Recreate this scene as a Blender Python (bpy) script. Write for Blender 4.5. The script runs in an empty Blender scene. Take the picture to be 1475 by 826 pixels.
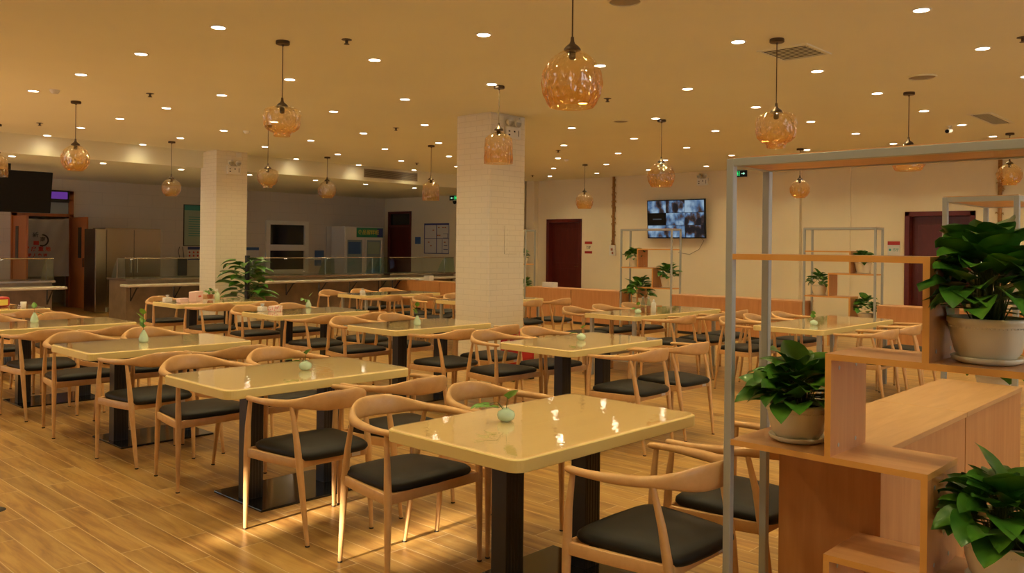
import bpy, bmesh, math, random
from math import sin, cos, pi, radians
from mathutils import Vector, Matrix

R = random.Random(7)
sc = bpy.context.scene
COL = sc.collection

# ------------------------------------------------------------------ materials
def nodes(name):
    m = bpy.data.materials.new(name)
    m.use_nodes = True
    nt = m.node_tree
    return m, nt, nt.nodes['Principled BSDF'], nt.nodes['Material Output']

def setp(b, **k):
    names = dict(col='Base Color', rough='Roughness', metal='Metallic', ior='IOR', coat='Coat Weight',
                 coatr='Coat Roughness', trans='Transmission Weight', spec='Specular IOR Level',
                 emc='Emission Color', ems='Emission Strength', sheen='Sheen Weight', alpha='Alpha')
    for a, v in k.items():
        if a in ('col', 'emc') and len(v) == 3:
            v = (*v, 1)
        b.inputs[names[a]].default_value = v

def plain(name, col, rough=.5, **k):
    m, nt, b, o = nodes(name)
    setp(b, col=col, rough=rough, **k)
    return m

def N(nt, t, **k):
    n = nt.nodes.new(t)
    for a, v in k.items():
        if hasattr(n, a):
            setattr(n, a, v)
        else:
            n.inputs[a].default_value = v
    return n

def ramp(nt, stops):
    r = nt.nodes.new('ShaderNodeValToRGB')
    e = r.color_ramp.elements
    while len(e) < len(stops):
        e.new(.5)
    for x, (p, c) in zip(e, stops):
        x.position = p
        x.color = (*c, 1)
    return r

def wood(name, c1, c2, scale=(1, 1, 1), rough=.4, coat=0., detail=6, dens=1.0, objvar=0.12, bump=0.02, stops=None):
    m, nt, b, o = nodes(name)
    L = nt.links.new
    tc = N(nt, 'ShaderNodeTexCoord')
    mp = N(nt, 'ShaderNodeMapping')
    mp.inputs['Scale'].default_value = scale
    oi = N(nt, 'ShaderNodeObjectInfo')
    ad = N(nt, 'ShaderNodeVectorMath', operation='ADD')
    L(tc.outputs['Object'], mp.inputs['Vector'])
    L(mp.outputs[0], ad.inputs[0])
    sc_ = N(nt, 'ShaderNodeMath', operation='MULTIPLY')
    sc_.inputs[1].default_value = 13.0
    L(oi.outputs['Random'], sc_.inputs[0])
    L(sc_.outputs[0], ad.inputs[1])
    n1 = N(nt, 'ShaderNodeTexNoise')
    n1.inputs['Scale'].default_value = dens
    n1.inputs['Detail'].default_value = detail
    n1.inputs['Roughness'].default_value = .6
    n1.inputs['Distortion'].default_value = .4
    L(ad.outputs[0], n1.inputs['Vector'])
    r = ramp(nt, stops or [(.3, c1), (.7, c2)])
    L(n1.outputs['Fac'], r.inputs[0])
    hs = N(nt, 'ShaderNodeHueSaturation')
    mr = N(nt, 'ShaderNodeMapRange')
    mr.inputs['To Min'].default_value = 1 - objvar
    mr.inputs['To Max'].default_value = 1 + objvar
    L(oi.outputs['Random'], mr.inputs[0])
    L(mr.outputs[0], hs.inputs['Value'])
    L(r.outputs[0], hs.inputs['Color'])
    L(hs.outputs[0], b.inputs['Base Color'])
    bp = N(nt, 'ShaderNodeBump')
    bp.inputs['Strength'].default_value = bump * 5
    bp.inputs['Distance'].default_value = .002
    L(n1.outputs['Fac'], bp.inputs['Height'])
    L(bp.outputs[0], b.inputs['Normal'])
    setp(b, rough=rough, coat=coat, coatr=.15)
    return m

def floor_mat():
    m, nt, b, o = nodes('wood_look_floor_tile')
    L = nt.links.new
    tc = N(nt, 'ShaderNodeTexCoord')
    mp = N(nt, 'ShaderNodeMapping')
    mp.inputs['Rotation'].default_value = (0, 0, radians(90))
    mp.inputs['Location'].default_value = (.21, .05, 0)
    L(tc.outputs['Object'], mp.inputs['Vector'])
    br = N(nt, 'ShaderNodeTexBrick')
    br.offset = .37
    for k, v in {'Scale': 1.0, 'Mortar Size': .0026, 'Mortar Smooth': .2, 'Bias': 0., 'Brick Width': .92,
                 'Row Height': .148}.items():
        br.inputs[k].default_value = v
    br.inputs['Color1'].default_value = (0, 0, 0, 1)
    br.inputs['Color2'].default_value = (1, 1, 1, 1)
    br.inputs['Mortar'].default_value = (.5, .5, .5, 1)
    L(mp.outputs[0], br.inputs['Vector'])
    # grain stretched along the plank, shifted per plank
    mp2 = N(nt, 'ShaderNodeMapping')
    mp2.inputs['Scale'].default_value = (1.6, 16, 1)
    L(mp.outputs[0], mp2.inputs['Vector'])
    ad = N(nt, 'ShaderNodeVectorMath', operation='ADD')
    sc2 = N(nt, 'ShaderNodeVectorMath', operation='SCALE')
    sc2.inputs['Scale'].default_value = 37.
    L(br.outputs['Color'], sc2.inputs[0])
    L(mp2.outputs[0], ad.inputs[0])
    L(sc2.outputs[0], ad.inputs[1])
    n1 = N(nt, 'ShaderNodeTexNoise')
    n1.inputs['Scale'].default_value = 1.
    n1.inputs['Detail'].default_value = 5
    n1.inputs['Roughness'].default_value = .62
    n1.inputs['Distortion'].default_value = .8
    L(ad.outputs[0], n1.inputs['Vector'])
    r = ramp(nt, [(.28, (.20, .085, .022)), (.42, (.34, .17, .045)), (.55, (.46, .26, .072)), (.75, (.56, .35, .12))])
    L(n1.outputs['Fac'], r.inputs[0])
    hs = N(nt, 'ShaderNodeHueSaturation')
    mr = N(nt, 'ShaderNodeMapRange')
    mr.inputs['To Min'].default_value = .78
    mr.inputs['To Max'].default_value = 1.14
    L(br.outputs['Color'], mr.inputs[0])
    L(mr.outputs[0], hs.inputs['Value'])
    L(r.outputs[0], hs.inputs['Color'])
    mx = N(nt, 'ShaderNodeMix', data_type='RGBA')
    mx.inputs['B'].default_value = (.62, .45, .24, 1)
    L(br.outputs['Fac'], mx.inputs['Factor'])
    L(hs.outputs[0], mx.inputs['A'])
    L(mx.outputs['Result'], b.inputs['Base Color'])
    rr = N(nt, 'ShaderNodeMapRange')
    rr.inputs['To Min'].default_value = .24
    rr.inputs['To Max'].default_value = .42
    L(n1.outputs['Fac'], rr.inputs[0])
    L(rr.outputs[0], b.inputs['Roughness'])
    bp = N(nt, 'ShaderNodeBump', invert=True)
    bp.inputs['Strength'].default_value = .35
    bp.inputs['Distance'].default_value = .002
    L(br.outputs['Fac'], bp.inputs['Height'])
    L(bp.outputs[0], b.inputs['Normal'])
    return m

def tile_mat(name, col, mortar, w, h, rough=.25, vert='XZ', ms=.004, bumps=.6, var=.05):
    m, nt, b, o = nodes(name)
    L = nt.links.new
    g = N(nt, 'ShaderNodeNewGeometry')
    tc = N(nt, 'ShaderNodeTexCoord')
    sx = N(nt, 'ShaderNodeSeparateXYZ')
    L(tc.outputs['Object'], sx.inputs[0])
    a = N(nt, 'ShaderNodeMath', operation='ADD')
    L(sx.outputs['X'], a.inputs[0])
    L(sx.outputs['Y'], a.inputs[1])
    cb = N(nt, 'ShaderNodeCombineXYZ')
    L(a.outputs[0], cb.inputs['X'])
    L(sx.outputs['Z'], cb.inputs['Y'])
    br = N(nt, 'ShaderNodeTexBrick')
    for k, v in {'Scale': 1.0, 'Mortar Size': ms, 'Mortar Smooth': .3, 'Brick Width': w, 'Row Height': h}.items():
        br.inputs[k].default_value = v
    c2 = tuple(min(1, c * (1 - var)) for c in col)
    br.inputs['Color1'].default_value = (*col, 1)
    br.inputs['Color2'].default_value = (*c2, 1)
    br.inputs['Mortar'].default_value = (*mortar, 1)
    L(cb.outputs[0], br.inputs['Vector'])
    L(br.outputs['Color'], b.inputs['Base Color'])
    bp = N(nt, 'ShaderNodeBump', invert=True)
    bp.inputs['Strength'].default_value = bumps
    bp.inputs['Distance'].default_value = .003
    L(br.outputs['Fac'], bp.inputs['Height'])
    L(bp.outputs[0], b.inputs['Normal'])
    setp(b, rough=rough)
    return m

def paint(name, col, rough=.7, amt=.05, scale=3.):
    m, nt, b, o = nodes(name)
    L = nt.links.new
    tc = N(nt, 'ShaderNodeTexCoord')
    n1 = N(nt, 'ShaderNodeTexNoise')
    n1.inputs['Scale'].default_value = scale
    n1.inputs['Detail'].default_value = 4
    L(tc.outputs['Object'], n1.inputs['Vector'])
    r = ramp(nt, [(.3, tuple(c * (1 - amt) for c in col)), (.7, tuple(min(1, c * (1 + amt)) for c in col))])
    L(n1.outputs['Fac'], r.inputs[0])
    L(r.outputs[0], b.inputs['Base Color'])
    setp(b, rough=rough)
    return m

def glassy(name, tint, gloss=1.5, rough=.02, ribs=0, tint2=None, body=0., bumpd=.02, scale=1., wavy=0.):
    """thin clear sheet: tinted see-through plus fresnel reflection"""
    m, nt, b, o = nodes(name)
    L = nt.links.new
    nt.nodes.remove(b)
    tr = N(nt, 'ShaderNodeBsdfTransparent')
    tr.inputs['Color'].default_value = (*tint, 1)
    gl = N(nt, 'ShaderNodeBsdfGlossy')
    gl.inputs['Roughness'].default_value = rough
    gl.inputs['Color'].default_value = (1, 1, 1, 1)
    fr = N(nt, 'ShaderNodeFresnel')
    ge = N(nt, 'ShaderNodeNewGeometry')
    io = N(nt, 'ShaderNodeMapRange')                         # same reflectance from either side of the thin sheet
    io.inputs['To Min'].default_value = gloss
    io.inputs['To Max'].default_value = 1 / gloss
    L(ge.outputs['Backfacing'], io.inputs[0])
    L(io.outputs[0], fr.inputs['IOR'])
    mix = N(nt, 'ShaderNodeMixShader')
    L(fr.outputs[0], mix.inputs[0])
    L(gl.outputs[0], mix.inputs[2])
    last = tr.outputs[0]
    if body:
        lw = N(nt, 'ShaderNodeLayerWeight')
        lw.inputs['Blend'].default_value = .35
        rp = ramp(nt, [(0., tint), (1., tint2 or tint)])
        L(lw.outputs['Facing'], rp.inputs[0])
        # blown ombre glass: clear at the neck, amber towards the open rim
        tcz = N(nt, 'ShaderNodeTexCoord'); sz = N(nt, 'ShaderNodeSeparateXYZ'); mz = N(nt, 'ShaderNodeMapRange')
        mz.inputs['From Min'].default_value = -.06; mz.inputs['From Max'].default_value = -.26
        L(tcz.outputs['Object'], sz.inputs[0]); L(sz.outputs['Z'], mz.inputs[0])
        mc = N(nt, 'ShaderNodeMix', data_type='RGBA')
        mc.inputs['A'].default_value = (1., .93, .74, 1)
        L(mz.outputs[0], mc.inputs['Factor']); L(rp.outputs[0], mc.inputs['B'])
        L(mc.outputs['Result'], tr.inputs['Color'])
        df = N(nt, 'ShaderNodeBsdfTranslucent')
        df.inputs['Color'].default_value = (*(tint2 or tint), 1)
        m2 = N(nt, 'ShaderNodeMixShader')
        m2.inputs[0].default_value = body
        L(tr.outputs[0], m2.inputs[1])
        L(df.outputs[0], m2.inputs[2])
        last = m2.outputs[0]
    L(last, mix.inputs[1])
    if wavy:
        tc = N(nt, 'ShaderNodeTexCoord')
        nz = N(nt, 'ShaderNodeTexNoise')
        nz.inputs['Scale'].default_value = 28.
        nz.inputs['Detail'].default_value = 1.
        L(tc.outputs['Object'], nz.inputs['Vector'])
        bp = N(nt, 'ShaderNodeBump')
        bp.inputs['Strength'].default_value = 1.
        bp.inputs['Distance'].default_value = wavy
        L(nz.outputs['Fac'], bp.inputs['Height'])
        L(bp.outputs[0], gl.inputs['Normal'])
    if ribs:
        tc = N(nt, 'ShaderNodeTexCoord')
        v = N(nt, 'ShaderNodeTexVoronoi')
        v.inputs['Scale'].default_value = ribs
        mp = N(nt, 'ShaderNodeMapping')
        mp.inputs['Scale'].default_value = (1, 1, .45)
        L(tc.outputs['Object'], mp.inputs['Vector'])
        L(mp.outputs[0], v.inputs['Vector'])
        bp = N(nt, 'ShaderNodeBump')
        bp.inputs['Strength'].default_value = 1.
        bp.inputs['Distance'].default_value = bumpd
        L(v.outputs['Distance'], bp.inputs['Height'])
        L(bp.outputs[0], gl.inputs['Normal'])
        L(bp.outputs[0], fr.inputs['Normal'])
    L(mix.outputs[0], o.inputs['Surface'])
    return m

def emis(name, col, st):
    return plain(name, (0, 0, 0), 1., emc=col, ems=st)

def leafmat(name, c1, c2, c3, sc_=9.):
    m, nt, b, o = nodes(name)
    L = nt.links.new
    tc = N(nt, 'ShaderNodeTexCoord')
    n1 = N(nt, 'ShaderNodeTexNoise')
    n1.inputs['Scale'].default_value = sc_
    n1.inputs['Detail'].default_value = 3
    L(tc.outputs['Object'], n1.inputs['Vector'])
    r = ramp(nt, [(.3, c1), (.52, c2), (.72, c3)])
    L(n1.outputs['Fac'], r.inputs[0])
    L(r.outputs[0], b.inputs['Base Color'])
    setp(b, rough=.32, spec=.45)
    b.inputs['Subsurface Weight'].default_value = .0
    return m

M = {}
M['floor'] = floor_mat()
M['ceil'] = paint('ceiling_paint', (.80, .77, .60), .85, .02, .8)
M['wall'] = paint('cream_wall_paint', (.80, .71, .52), .6, .025, 1.)
M['walltile'] = tile_mat('pale_wall_tile', (.66, .60, .53), (.5, .45, .4), .6, .3, .3, ms=.003, bumps=.25, var=.03)
M['pillar'] = tile_mat('white_brick_tile', (.84, .77, .62), (.74, .67, .53), .22, .0725, .2, ms=.004, bumps=.5, var=.02)
M['chairwood'] = wood('oiled_ash_wood', (.60, .33, .125), (.68, .395, .165), (6, 6, 6), .38, .15, dens=3., objvar=.08)
M['seat'] = plain('black_leatherette', (.013, .011, .009), .5, spec=.25)
M['top'] = wood('pale_oak_laminate', (.78, .55, .26), (.85, .63, .32), (1.2, 14, 1), .45, 0, dens=1.6, objvar=.03, bump=.0)
M['topedge'] = plain('yellow_edge_band', (.80, .62, .24), .38)
M['glass'] = glassy('clear_glass', (.995, .99, .965), 1.5, .02, wavy=.00035)
M['gglass'] = glassy('green_tint_glass', (.80, .90, .84), 1.45, .01)
M['black'] = plain('black_powder_coat', (.012, .011, .010), .32)
M['blackgl'] = plain('black_gloss_plate', (.010, .009, .008), .12)
M['steel'] = plain('galvanised_steel', (.44, .45, .42), .42, metal=.35)
M['inox'] = plain('brushed_stainless', (.34, .29, .23), .24, metal=1.)
M['board'] = wood('orange_beech_board', (.53, .225, .072), (.63, .30, .11), (14, 14, 1.2), .42, .1, dens=1.5, objvar=.02)
M['boardh'] = wood('orange_beech_shelf', (.54, .25, .09), (.66, .34, .14), (14, 1.5, 14), .40, .1, dens=1.5, objvar=.02)
M['boardx'] = wood('beech_cabinet_top', (.56, .29, .11), (.68, .39, .17), (1.5, 14, 14), .36, .15, dens=1.5, objvar=.03)
M['boardedge'] = wood('beech_edge_band', (.70, .33, .07), (.76, .38, .10), (3, 3, 3), .4, 0, dens=2., objvar=.02)
M['pot'] = plain('cream_glazed_pot', (.86, .78, .58), .28, coat=.3)
M['soil'] = plain('potting_soil', (.03, .02, .012), .95)
M['leaf'] = leafmat('pothos_leaf', (.026, .105, .010), (.060, .19, .018), (.14, .32, .03))
M['leafl'] = leafmat('young_pothos_leaf', (.06, .16, .012), (.10, .26, .02), (.18, .34, .04), 20)
M['stem'] = plain('green_stem', (.09, .13, .03), .6)
M['celadon'] = plain('celadon_glaze', (.52, .68, .50), .15, coat=.4)
M['amber'] = glassy('amber_ribbed_glass', (1., .77, .38), 2.1, .015, ribs=26, tint2=(.88, .47, .12), body=.02, bumpd=.025)
M['ambertop'] = M['amber']
M['brass'] = plain('aged_bronze', (.10, .07, .045), .35, metal=.7)
M['lens'] = emis('lit_downlight_lens', (1., .84, .62), 26.)
M['ring'] = plain('white_trim_ring', (.82, .80, .76), .4)
M['white'] = plain('white_plastic', (.78, .76, .70), .4)
M['offw'] = paint('white_cloth', (.50, .50, .48), .85, .08, 3.)
M['paper'] = plain('printed_paper', (.66, .64, .62), .6)
M['redbr'] = wood('dark_red_door_wood', (.085, .010, .006), (.12, .016, .009), (6, 6, 1), .35, .1, dens=2., objvar=.02)
M['reddk'] = plain('dark_red_frame', (.12, .014, .008), .35)
M['orwood'] = wood('orange_door_wood', (.36, .10, .022), (.44, .14, .03), (8, 8, 1.2), .35, .1, dens=2., objvar=.02)
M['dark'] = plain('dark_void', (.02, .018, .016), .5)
M['winglass'] = plain('dark_window_glass', (.018, .020, .014), .05)
M['green'] = plain('green_banner', (.02, .27, .13), .5)
M['blue'] = plain('blue_sign', (.05, .13, .34), .5)
M['navy'] = plain('navy_print', (.03, .05, .20), .5)
M['red'] = plain('red_print', (.55, .03, .02), .5)
M['redbox'] = plain('red_painted_metal', (.42, .02, .012), .35)
M['purple'] = emis('purple_led_sign', (.42, .12, .9), .28)
M['exitg'] = emis('exit_green', (.05, .9, .22), 1.2)
M['exitw'] = emis('exit_arrow_white', (.5, 1., .7), 1.)
M['black2'] = plain('black_plastic', (.005, .005, .005), .4, spec=.25)
M['vent'] = plain('grey_louvre', (.30, .25, .17), .5)
M['ventdk'] = plain('dark_duct', (.012, .009, .006), .8)
M['stone'] = paint('beige_stone', (.56, .48, .38), .25, .1, 6.)
M['stonefront'] = paint('brown_stone_panel', (.22, .155, .095), .3, .22, 5.)
M['rust'] = paint('orange_wrapped_conduit', (.36, .17, .05), .7, .3, 40)
M['coir'] = plain('coir_fibre', (.45, .28, .10), .95)
M['pink'] = plain('pink_card', (.72, .50, .48), .6)
M['apron'] = plain('navy_cloth', (.02, .025, .05), .9)
M['fridgebody'] = plain('fridge_white', (.74, .72, .70), .35)
M['fridgeglass'] = plain('fridge_glass_door', (.30, .38, .42), .1)
M['teal'] = plain('teal_print', (.05, .32, .27), .5)
M['pgreen'] = plain('pale_green_print', (.36, .46, .36), .55)
M['terracotta'] = plain('terracotta', (.42, .14, .07), .6)
M['gold'] = plain('yellow_print', (.75, .62, .12), .5)

# ------------------------------------------------------------------ mesh builder
class MB:
    def __init__(s):
        s.v = []; s.f = []; s.mi = []
    def add(s, vs, fs, mi=0):
        o = len(s.v)
        s.v += [tuple(v) for v in vs]
        s.f += [tuple(i + o for i in f) for f in fs]
        s.mi += [mi] * len(fs)
    def box(s, x0, y0, z0, x1, y1, z1, mi=0):
        vs = [(x, y, z) for z in (z0, z1) for y in (y0, y1) for x in (x0, x1)]
        s.add(vs, [(0, 2, 3, 1), (4, 5, 7, 6), (0, 1, 5, 4), (2, 6, 7, 3), (0, 4, 6, 2), (1, 3, 7, 5)], mi)
        return s
    def prism(s, pts, z0, z1, mi=0):
        n = len(pts)
        s.add([(x, y, z0) for x, y in pts] + [(x, y, z1) for x, y in pts],
              [tuple(range(n))[::-1], tuple(range(n, 2 * n))] + [(i, (i + 1) % n, n + (i + 1) % n, n + i) for i in range(n)], mi)
        return s
    def tube(s, path, rad, n=10, mi=0, cap=True, sq=None):
        """path of points, radius (number or list or (a,b) pairs)"""
        P = [Vector(p) for p in path]
        k = len(P)
        rings = []
        up = Vector((0, 0, 1))
        prev = None
        for i, p in enumerate(P):
            t = (P[min(i + 1, k - 1)] - P[max(i - 1, 0)]).normalized()
            if prev is None:
                a = t.cross(up)
                if a.length < 1e-3:
                    a = Vector((1, 0, 0))
                a.normalize()
            else:
                a = prev - t * prev.dot(t)
                a.normalize()
            prev = a
            b = a.cross(t).normalized()
            r = rad[i] if isinstance(rad, (list, tuple)) else rad
            ra, rb = r if isinstance(r, (list, tuple)) else (r, r)
            rings.append([p + a * (ra * cos(2 * pi * j / n)) + b * (rb * sin(2 * pi * j / n)) for j in range(n)])
        vs = [v for rg in rings for v in rg]
        fs = [(i * n + j, i * n + (j + 1) % n, (i + 1) * n + (j + 1) % n, (i + 1) * n + j) for i in range(k - 1) for j in range(n)]
        if cap:
            fs += [tuple(range(n))[::-1], tuple(range((k - 1) * n, k * n))]
        s.add(vs, fs, mi)
        return s
    def lathe(s, prof, n=28, c=(0, 0, 0), mi=0, wave=None):
        vs = []
        for i, (r, z) in enumerate(prof):
            for j in range(n):
                a = 2 * pi * j / n
                rr = r * (1 + (wave(i, a) if wave else 0))
                vs.append((c[0] + rr * cos(a), c[1] + rr * sin(a), c[2] + z))
        k = len(prof)
        fs = [(i * n + j, i * n + (j + 1) % n, (i + 1) * n + (j + 1) % n, (i + 1) * n + j) for i in range(k - 1) for j in range(n)]
        s.add(vs, fs, mi)
        return s
    def mesh(s, name, mats, smooth=False, bevel=0, segs=2):
        me = bpy.data.meshes.new(name)
        me.from_pydata(s.v, [], s.f)
        for m in (mats if isinstance(mats, (list, tuple)) else [mats]):
            me.materials.append(m)
        me.polygons.foreach_set('material_index', s.mi)
        bm = bmesh.new(); bm.from_mesh(me)
        bmesh.ops.recalc_face_normals(bm, faces=bm.faces)
        if bevel:
            bmesh.ops.bevel(bm, geom=[e for e in bm.edges if len(e.link_faces) == 2 and e.calc_face_angle(0) > .5], offset=bevel,
                            segments=segs, affect='EDGES', profile=.5, clamp_overlap=True)
        bm.to_mesh(me); bm.free()
        if smooth:
            me.polygons.foreach_set('use_smooth', [True] * len(me.polygons))
            if smooth != 'all':
                try:
                    me.set_sharp_from_angle(angle=radians(40))
                except Exception:
                    pass
        me.update()
        return me

def link(name, data, parent=None, loc=(0, 0, 0), rz=0):
    o = bpy.data.objects.new(name, data)
    COL.objects.link(o)
    o.location = loc
    o.rotation_euler = (0, 0, rz)
    if parent:
        o.parent = parent
    return o

def tag(o, label, cat, group=None):
    o['label'] = label; o['category'] = cat
    if group:
        o['group'] = group
    return o

def thing(name, label, cat, loc=(0, 0, 0), rz=0, group=None):
    return tag(link(name, None, None, loc, rz), label, cat, group)

def struct(name, mb, mats, parent=None, **k):
    o = link(name, mb.mesh(name, mats, **k), parent)
    if not parent:
        o['kind'] = 'structure'
    return o

def copy_tree(root, loc, rz, label=None, group=None):
    r = root.copy(); COL.objects.link(r)
    r.location = loc; r.rotation_euler = (0, 0, rz)
    if label: r['label'] = label
    if group: r['group'] = group
    for ch in list(root.children):
        c = ch.copy(); COL.objects.link(c); c.parent = r
        for g in list(ch.children):
            d = g.copy(); COL.objects.link(d); d.parent = c
    return r

def text_mesh(name, body, size, mat, ext=.0008, bold=0.):
    cu = bpy.data.curves.new(name, 'FONT')
    cu.body = body; cu.size = size; cu.align_x = 'CENTER'; cu.align_y = 'CENTER'
    cu.extrude = ext; cu.offset = bold
    ob = bpy.data.objects.new(name, cu)
    COL.objects.link(ob)
    dg = bpy.context.evaluated_depsgraph_get()
    me = bpy.data.meshes.new_from_object(ob.evaluated_get(dg))
    bpy.data.objects.remove(ob)
    me.name = name
    me.materials.clear(); me.materials.append(mat)
    return me

def put_text(name, body, size, mat, loc, face, parent, **k):
    o = link(name, text_mesh(name, body, size, mat, **k), parent)
    o.location = loc
    o.rotation_euler = {'-X': (pi / 2, 0, -pi / 2), '-Y': (pi / 2, 0, 0)}[face]
    return o

def sstep(a, b, x):
    t = max(0, min(1, (x - a) / (b - a)))
    return t * t * (3 - 2 * t)

# ------------------------------------------------------------------ room
HC, HL = 3.281, 2.9625          # main ceiling, lower serving ceiling
XW, YW = 17.12, 21.04           # screen wall, serving back wall
YB = 15.50                      # bulkhead face
X0, Y0 = -4.6, -4.2
struct('floor', MB().box(X0 - .2, Y0 - .2, -.12, XW + .3, YW + .3, 0), M['floor'])
struct('ceiling', MB().box(X0 - .2, Y0 - .2, HC, XW + .3, YB + .02, HC + .15), M['ceil'])
struct('ceiling_serving_area', MB().box(X0 - .2, YB, HL, XW + .3, YW + .3, HC + .15), M['ceil'])
struct('trim_1', MB().box(X0, YB - .10, HC - .012, XW, YB - .085, HC), M['ceil'])
# screen wall with door openings (X = XW)
def wall_x(name, x, th, y0, y1, z1, holes, mat):
    mb = MB()
    hs = sorted(holes)
    y = y0
    for (a, b, za, zb) in hs:
        mb.box(x, y, 0, x + th, a, z1)
        if za > 0: mb.box(x, a, 0, x + th, b, za)
        mb.box(x, a, zb, x + th, b, z1)
        y = b
    mb.box(x, y, 0, x + th, y1, z1)
    return struct(name, mb, mat)
def wall_y(name, y, th, x0, x1, z1, holes, mat):
    mb = MB()
    x = x0
    for (a, b, za, zb) in sorted(holes):
        mb.box(x, y, 0, a, y + th, z1)
        if za > 0: mb.box(a, y, 0, b, y + th, za)
        mb.box(a, y, zb, b, y + th, z1)
        x = b
    mb.box(x, y, 0, x1, y + th, z1)
    return struct(name, mb, mat)
D3 = (13.64, 14.82)
D4 = (4.47, 5.70)
wall_x('wall_screen_side', XW, .3, Y0, YB, HC, [(D3[0], D3[1], 0, 2.25), (D4[0], D4[1], 0, 2.27)], M['wall'])
wall_x('wall_notice_side', 16.57, .85, YB, YW, HL, [(19.75, 20.85, 0, 2.55)], M['wall'])
wall_y('wall_serving_back', YW, .25, X0, 17.2, HL, [(6.2, 7.32, 0, 2.69), (12.5, 13.7, .78, 2.12)], M['walltile'])
wall_y('wall_camera_side', Y0 - .2, .2, X0, XW + .3, HC, [(0., 2.4, 1.0, 2.6), (4.5, 7.5, 1.0, 2.6), (10, 13, 1.0, 2.6)], M['wall'])  # out of view; its openings are added to let daylight in
# unseen window side wall: panes added for daylight, slots shaped to throw sun patches
sunholes = [(2.50, 2.74, 2.56, 2.72), (2.76, 2.92, 2.50, 2.82), (3.42, 3.60, 2.37, 2.74), (3.68, 3.84, 2.60, 2.70), (4.02, 4.12, 2.38, 2.46)]
wall_x('wall_window_side', X0 - .2, .2, Y0, YW, HC, sunholes + [(9.5, 12.5, .9, 2.6), (13.2, 15.2, .9, 2.6), (16, 19.5, .9, 2.6)], M['wall'])
for i, (a, b) in enumerate([(9.5, 12.5), (13.2, 15.2), (16, 19.5)]):
    mb = MB()
    for (p, q, r_, s_) in [(a, a + .06, .9, 2.6), (b - .06, b, .9, 2.6), ((a + b) / 2 - .03, (a + b) / 2 + .03, .9, 2.6)]:
        mb.box(X0 - .14, p, r_, X0 - .06, q, s_)
    mb.box(X0 - .14, a, .9, X0 - .06, b, .96); mb.box(X0 - .14, a, 2.54, X0 - .06, b, 2.6)
    struct('window_%d' % (i + 2), mb, M['white'])  # unseen window frames, made up along with the daylight openings
# pilasters on the screen wall
struct('trim_2', MB().box(16.95, 15.14, 0, XW + .01, 15.42, HC), M['wall'])
struct('trim_3', MB().box(XW - .10, 7.78, 0, XW + .01, 7.96, HC), M['wall'])
struct('trim_4', MB().box(XW - .03, 6.75, 0, XW + .01, 7.2, HC), M['wall'])
# square tiled pillars
struct('pillar', MB().box(7.875, 7.815, 0, 8.55, 8.45, HC), M['pillar'], bevel=.006)
struct('pillar_serving_side', MB().box(7.80, 14.98, 0, 8.44, 15.60, HC), M['pillar'], bevel=.006)

# doors -----------------------------------------------------------------
def red_door(name, y0, y1, zt, x):
    root = link(name, None); root['kind'] = 'structure'
    root['label'] = 'dark red wooden door set deep in its frame'
    mb = MB()
    mb.box(x - .035, y0 - .0, 0, x + .18, y0 + .09, zt)
    mb.box(x - .035, y1 - .09, 0, x + .18, y1, zt)
    mb.box(x - .035, y0, zt - .09, x + .18, y1, zt)
    link('door_frame', mb.mesh('door_frame', M['reddk'], bevel=.006), root)
    lf = MB()
    lf.box(x + .12, y0 + .09, 0, x + .17, y1 - .09, zt - .09)
    for za, zb in ((.2, .95), (1.1, zt - .25)):
        lf.box(x + .108, y0 + .2, za, x + .121, y1 - .2, zb)
    link('door_leaf', lf.mesh('door_leaf', M['redbr'], bevel=.005), root)
    h = MB().tube([(x + .12, y0 + .16, 1.02), (x + .06, y0 + .16, 1.02), (x + .06, y0 + .28, 1.02)], .009, 8)
    link('handle', h.mesh('handle', M['inox'], smooth=True), root)
    return root
red_door('door_3', D3[0], D3[1], 2.25, XW)
red_door('door_4', D4[0], D4[1], 2.27, XW)
d2 = link('door_2', None); d2['kind'] = 'structure'
mb = MB()
for a, b in ((19.75, 19.82), (20.78, 20.85)):
    mb.box(16.54, a, 0, 16.68, b, 2.55)
mb.box(16.54, 19.75, 2.48, 16.68, 20.85, 2.55); mb.box(16.54, 19.75, 2.08, 16.68, 20.85, 2.14)
link('door_frame', mb.mesh('door_frame', M['reddk'], bevel=.005), d2)
link('door_leaf', MB().box(16.60, 19.82, 0, 16.65, 20.78, 2.08).mesh('door_leaf', M['redbr']), d2)
link('transom_glass', MB().box(16.61, 19.82, 2.14, 16.63, 20.78, 2.48).mesh('transom_glass', M['winglass']), d2)
# wooden double door with transom at the serving end
d1 = link('door_1', None); d1['kind'] = 'structure'
mb = MB()
for a, b in ((6.1, 6.22), (7.30, 7.40)):
    mb.box(a, YW - .06, 0, b, YW + .1, 2.69)
for a, b in ((2.09, 2.16), (2.62, 2.69), (2.46, 2.50)):
    mb.box(6.1, YW - .06, a, 7.40, YW + .1, b)
link('door_frame', mb.mesh('door_frame', M['orwood'], bevel=.005), d1)
link('transom_glass', MB().box(6.22, YW, 2.16, 7.3, YW + .02, 2.62).mesh('transom_glass', M['fridgeglass']), d1)
lf = link('door_leaf', MB().box(7.33, 20.02, .01, 7.375, YW - .07, 2.08).mesh('door_leaf', M['orwood'], bevel=.004), d1)
link('vision_panel', MB().box(7.322, 20.30, 1.15, 7.383, 20.48, 1.85).mesh('vision_panel', M['winglass']), lf)
link('handle', MB().box(7.29, 20.10, .95, 7.33, 20.13, 1.15).mesh('handle', M['inox']), lf)
lf = link('door_leaf', MB().box(6.13, 20.1, .01, 6.175, YW - .07, 2.08).mesh('door_leaf', M['orwood'], bevel=.004), d1)
link('vision_panel', MB().box(6.122, 20.6, 1.15, 6.183, 20.78, 1.85).mesh('vision_panel', M['winglass']), lf)
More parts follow.
